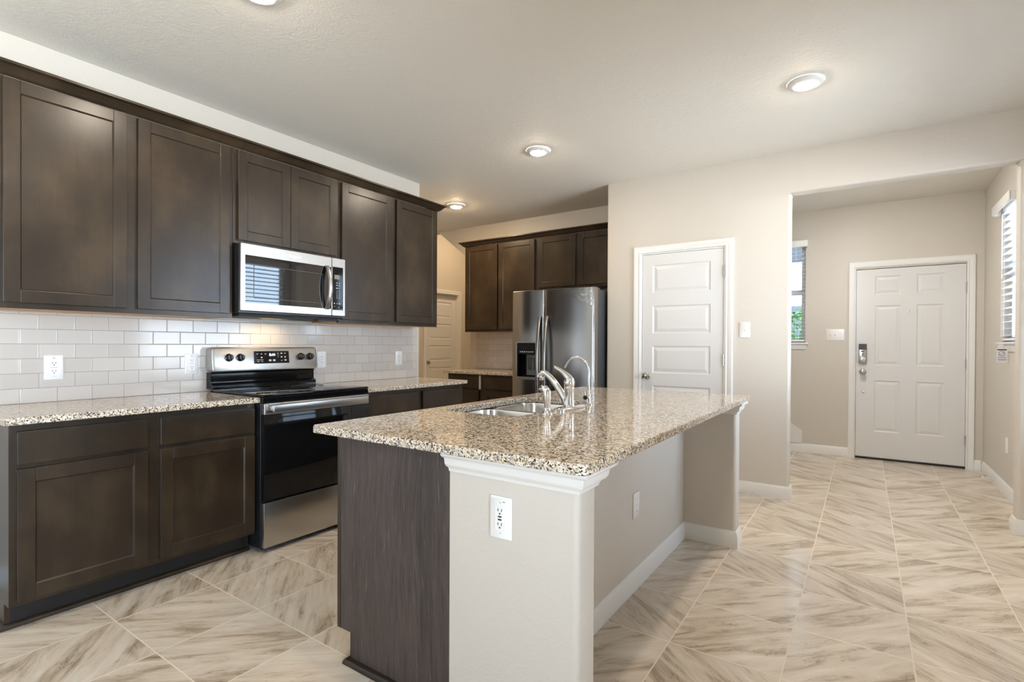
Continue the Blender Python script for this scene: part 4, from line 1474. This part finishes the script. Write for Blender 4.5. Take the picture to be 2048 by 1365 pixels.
for y0_, y1_ in ((1.305, 1.79), (1.875, 2.205), (2.215, 2.565), (2.655, 3.38)):
    m = MB(MI); shaker(m, -y1_, -y0_, 0.135, 0.680, IX0 - 0.0195); m.build('door', 'cabinet_wood', ic)
    m = MB(MI); m.box(-y1_, -y0_, IX0 - 0.0195, IX0 - 0.0005, 0.700, 0.838, 0.0025); m.build('drawer_front', 'cabinet_wood', ic)
m = MB(); m.sweep([(IX0 + 0.0745, IY1, 0), (IX0 + 0.0745, IY0 - 0.0005, 0), (IXP + 0.018, IY0 - 0.0005, 0)], (0, 0, 1), [(0, 0.001), (0.020, 0.001), (0.020, 0.005), (0.017, 0.014), (0.010, 0.021), (0, 0.023)])
m.build('shoe_moulding', 'cabinet_wood', ic, 40)

# sink: two undermount bowls
sk = empty('sink', (-1.445, 2.21, 0.70), 'double bowl stainless undermount sink in the island', 'sink')
for y0_, y1_, zb in ((SY0 + 0.004, 2.195, 0.70), (2.225, SY1 - 0.004, 0.69)):
    m = MB()
    rings = []
    for ins, z, r in ((-0.020, 0.8685, 0.075), (0.0, 0.8683, 0.07), (0.002, 0.862, 0.068), (0.006, zb + 0.05, 0.066), (0.014, zb + 0.02, 0.06), (0.032, zb + 0.004, 0.05), (0.06, zb, 0.04)):
        a0, a1 = SX0 + 0.003 + ins, SX1 - 0.003 - ins
        b0, b1 = y0_ + (ins if ins > 0 else ins * 0.6), y1_ - (ins if ins > 0 else ins * 0.6)
        rings.append([(x, y, z) for x, y in rrect(a0, a1, b0, b1, r, 6)])
    m.loft(rings, False, True)
    bo = m.build('bowl', 'sink_steel', sk, 50)
    m = MB(); m.lathe([(0.045, 0.0), (0.045, 0.002), (0.036, 0.003), (0.030, -0.003), (0.0, -0.004)], ((SX0 + SX1) / 2, (y0_ + y1_) / 2, zb + 0.0005), (0, 0, 1), 28)
    m.build('drain', 'chrome', bo, 40)

# faucets
FXC = -1.172
ft = empty('kitchen_faucet', (FXC, 2.21, ZC1), 'chrome single-handle kitchen faucet with a long curved spout', 'faucet')
m = MB()
q0 = rrect(FXC - 0.028, FXC + 0.028, 2.085, 2.345, 0.026, 6); q1 = rrect(FXC - 0.024, FXC + 0.024, 2.090, 2.340, 0.022, 6); q2 = rrect(FXC - 0.015, FXC + 0.015, 2.11, 2.32, 0.014, 6)
m.loft([[(x, y, ZC1 + 0.0005) for x, y in q0], [(x, y, ZC1 + 0.009) for x, y in q0], [(x, y, ZC1 + 0.014) for x, y in q1], [(x, y, ZC1 + 0.017) for x, y in q2]], True, True)
m.build('deck_plate', 'chrome', ft, 40)
m = MB(); m.lathe([(0.029, 0.015), (0.026, 0.022), (0.0245, 0.05), (0.024, 0.098), (0.0255, 0.102), (0.0255, 0.106), (0.023, 0.110)], (FXC, 2.21, ZC1), (0, 0, 1), 30)
m.build('body', 'chrome', ft, 40)
m = MB(); m.lathe([(0.023, 0.110), (0.0262, 0.118), (0.0262, 0.132), (0.023, 0.145), (0.015, 0.154), (0.0, 0.157)], (FXC, 2.21, ZC1), (0, 0, 1), 30)
pts = [(FXC + 0.006, 2.21, ZC1 + 0.135), (FXC - 0.008, 2.21, ZC1 + 0.157), (FXC - 0.026, 2.21, ZC1 + 0.172), (FXC - 0.050, 2.21, ZC1 + 0.187), (FXC - 0.074, 2.21, ZC1 + 0.199), (FXC - 0.082, 2.21, ZC1 + 0.204)]
m.tube(pts, [0.022, 0.017, 0.0125, 0.010, 0.0085, 0.006], 14)
m.build('lever_handle', 'chrome', ft, 60)
pts = []
for t_ in [k / 16 for k in range(17)]:
    x = -0.015 - 0.150 * t_
    z = 0.03 + 0.128 * math.sin(min(1.0, t_ * 1.04) * HP) ** 0.95 + 0.02 * t_ - 0.012 * max(0, t_ - 0.85) / 0.15
    pts.append((FXC + x, 2.21, ZC1 + z))
pts.append((FXC - 0.170, 2.21, ZC1 + 0.150))
m = MB(); m.tube(pts, [0.019] + [0.0175 - 0.0055 * k / 16 for k in range(17)], 16)
m.lathe([(0.0125, 0), (0.012, 0.016), (0.010, 0.018), (0, 0.018)], (FXC - 0.157, 2.21, ZC1 + 0.152), (0, 0, -1), 18)
m.build('spout', 'chrome', ft, 60)
sp = empty('side_sprayer', (FXC, 2.0, ZC1), 'short chrome side sprayer next to the kitchen faucet', 'sprayer')
m = MB(); m.lathe([(0.027, 0.0005), (0.027, 0.004), (0.022, 0.010), (0.016, 0.020), (0.0145, 0.028)], (FXC, 2.0, ZC1), (0, 0, 1), 24); m.build('base', 'chrome', sp, 40)
m = MB(); pts = [(FXC, 2.0, ZC1 + 0.028), (FXC, 2.0, ZC1 + 0.055), (FXC, 2.0, ZC1 + 0.080), (FXC - 0.002, 2.0, ZC1 + 0.098), (FXC - 0.012, 2.0, ZC1 + 0.112), (FXC - 0.028, 2.0, ZC1 + 0.114), (FXC - 0.036, 2.0, ZC1 + 0.106)]
m.tube(pts, [0.0125, 0.016, 0.0185, 0.020, 0.018, 0.014, 0.010], 16); m.build('spray_head', 'chrome', sp, 60)
ro = empty('filtered_water_faucet', (FXC - 0.012, 2.45, ZC1), 'slim chrome gooseneck filtered water faucet', 'faucet')
RXC = FXC - 0.014
m = MB(); m.lathe([(0.022, 0.0005), (0.022, 0.004), (0.012, 0.008), (0.0105, 0.055), (0.008, 0.058), (0.007, 0.075)], (RXC, 2.45, ZC1), (0, 0, 1), 22); m.build('base', 'chrome', ro, 40)
m = MB(); m.cyl((RXC, 2.45, ZC1 + 0.040), (RXC + 0.004, 2.41, ZC1 + 0.040), 0.0085, seg=16); m.cyl((RXC + 0.004, 2.412, ZC1 + 0.038), (RXC - 0.004, 2.406, ZC1 + 0.072), 0.004, 0.003, 10)
m.build('lever', 'chrome', ro, 40)
m = MB(); m.lathe([(0.011, 0), (0.011, 0.012), (0.0, 0.012)], (RXC + 0.0046, 2.4095, ZC1 + 0.040), (0.1, -1, 0), 16); m.build('valve_cap', 'black_satin', ro, 40)
pts = [(RXC, 2.45, ZC1 + 0.07), (RXC, 2.45, ZC1 + 0.12), (RXC, 2.45, ZC1 + 0.170)]
for k in range(1, 15):
    a = math.radians(150 * k / 14)
    pts.append((RXC - 0.070 + 0.070 * math.cos(a), 2.45, ZC1 + 0.170 + 0.076 * math.sin(a)))
pts.append((pts[-1][0] - 0.010, 2.45, pts[-1][2] - 0.020))
m = MB(); m.tube(pts, [0.0058] * 16 + [0.0052, 0.0048], 12); m.build('gooseneck', 'chrome', ro, 60)


# ------------------------------------------------------------------ outlets and switches (built once facing -y at the origin, then copied)
def plate(mb, w_, h_, t_=0.006):
    q0 = rrect(-w_ / 2, w_ / 2, -h_ / 2, h_ / 2, 0.004, 3); q1 = rrect(-w_ / 2 + 0.003, w_ / 2 - 0.003, -h_ / 2 + 0.003, h_ / 2 - 0.003, 0.004, 3)
    mb.loft([[(x, 0, z) for x, z in q0], [(x, -t_ * 0.5, z) for x, z in q0], [(x, -t_, z) for x, z in q1]], True, True)


def outlet(kind):
    d = empty('wall_outlet', (0, 0, 0))
    m = MB(); plate(m, 0.079, 0.127); m.build('plate', 'plate_white', d, 40)
    if kind == 'blank':
        for z in (-0.03, 0.0, 0.03):
            m = MB(); m.lathe([(0.003, 0), (0.003, 0.001), (0, 0.001)], (0, -0.006, z), (0, -1, 0), 10)
            m.build('screw', 'mark_grey', d)
        return d
    m = MB()
    q = rrect(-0.0175, 0.0175, -0.036, 0.036, 0.004, 3)
    m.loft([[(x, -0.0055, z) for x, z in q], [(x, -0.0085, z) for x, z in q]], False, True)
    rc = m.build('receptacle', 'plate_white', d, 40)
    m = MB()
    for zc in (-0.021, 0.021):
        for x in (-0.0065, 0.0065): m.box(x - 0.0011, x + 0.0011, -0.0092, -0.0084, zc - 0.001, zc + 0.0075)
        m.lathe([(0.0027, 0), (0.0027, 0.0008), (0, 0.0008)], (0, -0.0084, zc - 0.0075), (0, -1, 0), 10)
    if kind == 'usb':
        for z in (-0.0045, 0.0045): m.box(-0.0065, 0.0065, -0.0092, -0.0084, z - 0.0022, z + 0.0022)
        m.box(0.010, 0.017, -0.0066, -0.0058, 0.0485, 0.0505)
    else:
        m.box(-0.016, 0.016, -0.0088, -0.0084, -0.0006, 0.0006)
        m.box(-0.004, 0.004, -0.0066, -0.0058, 0.048, 0.0505)
    m.build('slots', 'slot_dark', rc)
    for z in (-0.046, 0.046):
        m = MB(); m.lathe([(0.0026, 0), (0.0026, 0.001), (0, 0.001)], (0, -0.0058, z), (0, -1, 0), 10)
        m.build('screw', 'mark_grey', d)
    return d


GO = 'white wall outlets'
XT = XW + TILE + 0.0004
p0 = outlet('std')
first = True
for y, z, lb in ((0.885, 1.080, 'white duplex outlet on the backsplash farthest left of the range'), (1.556, 1.080, 'white duplex outlet on the backsplash just left of the range'),
                 (2.502, 1.087, 'white duplex outlet on the backsplash touching the right side of the range panel'), (3.313, 1.084, 'white duplex outlet at the far right end of the backsplash')):
    o = p0 if first else copy_tree(p0)
    first = False
    o.location = (XT, y, z); o.rotation_euler = (0, 0, HP)
    tag(o, lb, 'outlet', GO)
o = outlet('usb'); o.location = (-0.9015, IY0 - 0.0006, 0.688); tag(o, 'white outlet with two USB ports on the near island post', 'outlet', GO)
o = outlet('blank'); o.location = (XWALL + 0.0006, 2.474, 0.414); o.rotation_euler = (0, 0, HP); tag(o, 'narrow white cover plate on the recessed island half wall', 'outlet', GO)
o = copy_tree(o); o.location = (XR - 0.0006, 5.735, 0.408); o.rotation_euler = (0, 0, -HP); tag(o, 'white cover plate low on the entry wall under the notice', 'outlet', GO)


def switch(n, rocker_last=False):
    w_ = 0.079 + 0.046 * (n - 1)
    d = empty('light_switch', (0, 0, 0))
    m = MB(); plate(m, w_, 0.125); m.build('plate', 'plate_white', d, 40)
    for k in range(n):
        x = (k - (n - 1) / 2) * 0.046
        if rocker_last and k == n - 1:
            m = MB(); m.prism([(-0.0055, -0.033), (-0.0055, 0.033), (-0.008, 0.033), (-0.0105, -0.033)], 'x', x - 0.0165, x + 0.0165); m.build('rocker', 'vinyl_white', d)
            continue
        m = MB(); m.box(x - 0.005, x + 0.005, -0.0068, -0.0058, -0.012, 0.012); m.build('toggle_slot', 'mark_grey', d)
        m = MB(); m.prism([(-0.0065, -0.004), (-0.0065, 0.008), (-0.017, 0.011), (-0.017, 0.004)], 'x', x - 0.0038, x + 0.0038); m.build('toggle', 'plate_white', d)
        for z in (-0.030, 0.030):
            m = MB(); m.lathe([(0.0026, 0), (0.0026, 0.001), (0, 0.001)], (x, -0.0058, z), (0, -1, 0), 10); m.build('screw', 'mark_grey', d)
    return d


o = switch(1); o.location = (-0.8125, YP - 0.0006, 1.342); tag(o, 'white single toggle switch right of the pantry door', 'light switch')
o = switch(3, True); o.location = (-0.2695, YF - 0.0006, 1.337); tag(o, 'white triple switch plate left of the front door', 'light switch')

# notice hanging from the sill end, turned towards the room (faces -y)
NX, NY = 0.9215, 5.70
nt = empty('paper_notice', (NX, NY, 1.083), 'small white paper notice with a prohibition circle hanging under the entry side window', 'notice')
m = MB(); m.box(NX - 0.0335, NX + 0.0335, NY, NY + 0.0012, 1.086, 1.200); m.build('sheet', 'paper', nt)
m = MB(); m.box(NX - 0.028, NX + 0.028, NY - 0.0006, NY - 0.0001, 1.184, 1.193); m.build('banner', 'red_brown_print', nt)
m = MB()
ci = [(NX - 0.002 + 0.018 * math.cos(2 * math.pi * k / 28), NY - 0.0008, 1.158 + 0.0195 * math.sin(2 * math.pi * k / 28)) for k in range(29)]
m.tube(ci, 0.0014, 6)
m.tube([(NX - 0.014, NY - 0.0008, 1.145), (NX + 0.011, NY - 0.0008, 1.171)], 0.0013, 6)
for z, w_ in ((1.126, 0.027), (1.112, 0.028), (1.104, 0.023)):
    m.box(NX - w_, NX + w_, NY - 0.0006, NY - 0.0001, z - 0.0014, z + 0.0014)
m.build('printing', 'print_dark', nt)
m = MB(); m.box(NX - 0.02, NX + 0.01, NY - 0.0004, NY + 0.002, 1.196, 1.2325); m.build('tape_tab', 'paper', nt)

# spring door stop on the baseboard
ds = empty('door_stop', (XR - 0.02, 6.12, 0.06), 'thin spring door stop on the entry baseboard', 'door stop')
m = MB(); m.cyl((XR - 0.0155, 6.10, 0.062), (XR - 0.085, 6.115, 0.060), 0.0042, seg=10); m.build('spring', 'satin_nickel', ds, 40)
m = MB(); m.cyl((XR - 0.0855, 6.1151, 0.060), (XR - 0.098, 6.118, 0.0597), 0.007, seg=12); m.build('tip', 'plate_white', ds, 40)


# ------------------------------------------------------------------ recessed lights
def downlight(lens='lamp_warm'):
    d = empty('recessed_light', (0, 0, 0))
    m = MB(); m.lathe([(0.096, 0.0), (0.095, -0.006), (0.086, -0.014), (0.066, -0.021), (0.060, -0.021), (0.058, -0.0176)], (0, 0, 0), (0, 0, 1), 48, caps=False)
    m.build('trim_ring', 'trim_white', d, 50)
    m = MB(); m.lathe([(0.0, -0.034), (0.022, -0.033), (0.042, -0.029), (0.054, -0.0235), (0.0578, -0.0178)], (0, 0, 0), (0, 0, 1), 40, caps=False); m.build('lens', lens, d, label='glowing round lens')
    return d


dl = downlight()
GL = 'recessed ceiling lights'
for k, (x, y, z, lb) in enumerate(((-0.294, 3.44, H, 'round recessed ceiling light nearest the entry opening'), (-2.134, 3.483, H, 'round recessed ceiling light between island and refrigerator'),
                                   (-3.717, 4.351, H, 'small far recessed ceiling light beyond the end of the long cabinet run'), (-2.178, 1.235, H, 'recessed ceiling light at the very top edge of the picture'),
                                   (-0.294, 1.235, H, 'recessed ceiling light above the camera'), (-1.3, -1.4, H, 'recessed ceiling light behind the camera'), (-4.9, 6.45, 3.3, 'unseen recessed ceiling light put in to light the hall'), (-0.15, 5.40, H, 'unseen ceiling light added behind the header to brighten the entry'))):
    if k in (2, 6): o = downlight('lamp_deep_warm')  # the hall one is unseen, put in for the hall's warm brightness
    elif k == 7: o = downlight('lamp_entry_fill')  # added out of view to brighten the foyer
    else: o = dl if k == 0 else copy_tree(dl)
    o.location = (x, y, z - 0.0005)
    tag(o, lb, 'ceiling light', GL)

# ------------------------------------------------------------------ outdoors
m = MB(); m.box(-30, 30, 6.95, 40, -0.35, -0.25); structure(m.build('ground_outside_front', 'concrete'), 'pale paving outside the front door', 'ground')
hs = empty('neighbor_house', (-2.0, 17, -0.25), 'white gabled house across the street seen through the entry window', 'house')
m = MB(); m.box(-6, 4, 16, 20, -0.25, 2.9); m.prism([(-6, 2.9), (4, 2.9), (-1, 6.2)], 'y', 16.0, 20.0); m.build('wall', 'siding_white', hs)
m = MB()
for s_ in (-1, 1):
    m.prism([(-1, 6.25), (-1, 6.55), (-1 + s_ * 5.5, 2.95), (-1 + s_ * 5.5, 2.65)], 'y', 15.6, 20.4)
m.build('roof', 'roof_shingle', hs)
m = MB(); m.box(-2.3, -1.0, 15.93, 15.99, 0.9, 2.3); m.build('window', 'dark_grey', hs)
m = MB(); m.box(-3.0, 1.2, 8.3, 8.5, 2.42, 2.75); m.box(-1.72, -1.60, 8.34, 8.46, -0.25, 2.42)
tag(m.build('porch_beam', 'roof_shingle'), 'dark porch beam outside the entry window', 'beam')
random.seed(11)
bs = MB()
for k in range(1600):
    a = random.uniform(0, 2 * math.pi); r = 0.62 * math.sqrt(random.random()); zz = random.uniform(-0.25, 1.75)
    lim = 0.62 * math.sqrt(max(0.02, 1 - ((zz - 0.6) / 1.2) ** 2))
    r = min(r, lim)
    p = Vector((-0.95 + r * math.cos(a), 8.95 + r * math.sin(a) * 0.7, zz))
    eu = Euler((random.uniform(-1, 1), random.uniform(-1, 1), random.uniform(0, 6.3))).to_matrix()
    L_, W_ = random.uniform(0.05, 0.09), random.uniform(0.02, 0.035)
    vs = [bs.bm.verts.new(p + eu @ Vector(c)) for c in ((-L_, 0, 0), (0, -W_, 0.01), (L_, 0, 0), (0, W_, 0.01))]
    bs.bm.faces.new(vs)
bsr = empty('shrub', (-0.95, 8.95, -0.25), 'leafy green shrub outside the entry window', 'shrub')
bs.build('foliage', 'leaf_green', bsr)
m = MB(); m.cyl((-0.95, 8.95, -0.25), (-0.95, 8.95, 0.9), 0.03, 0.015, 8); m.build('stem', 'cabinet_wood', bsr)
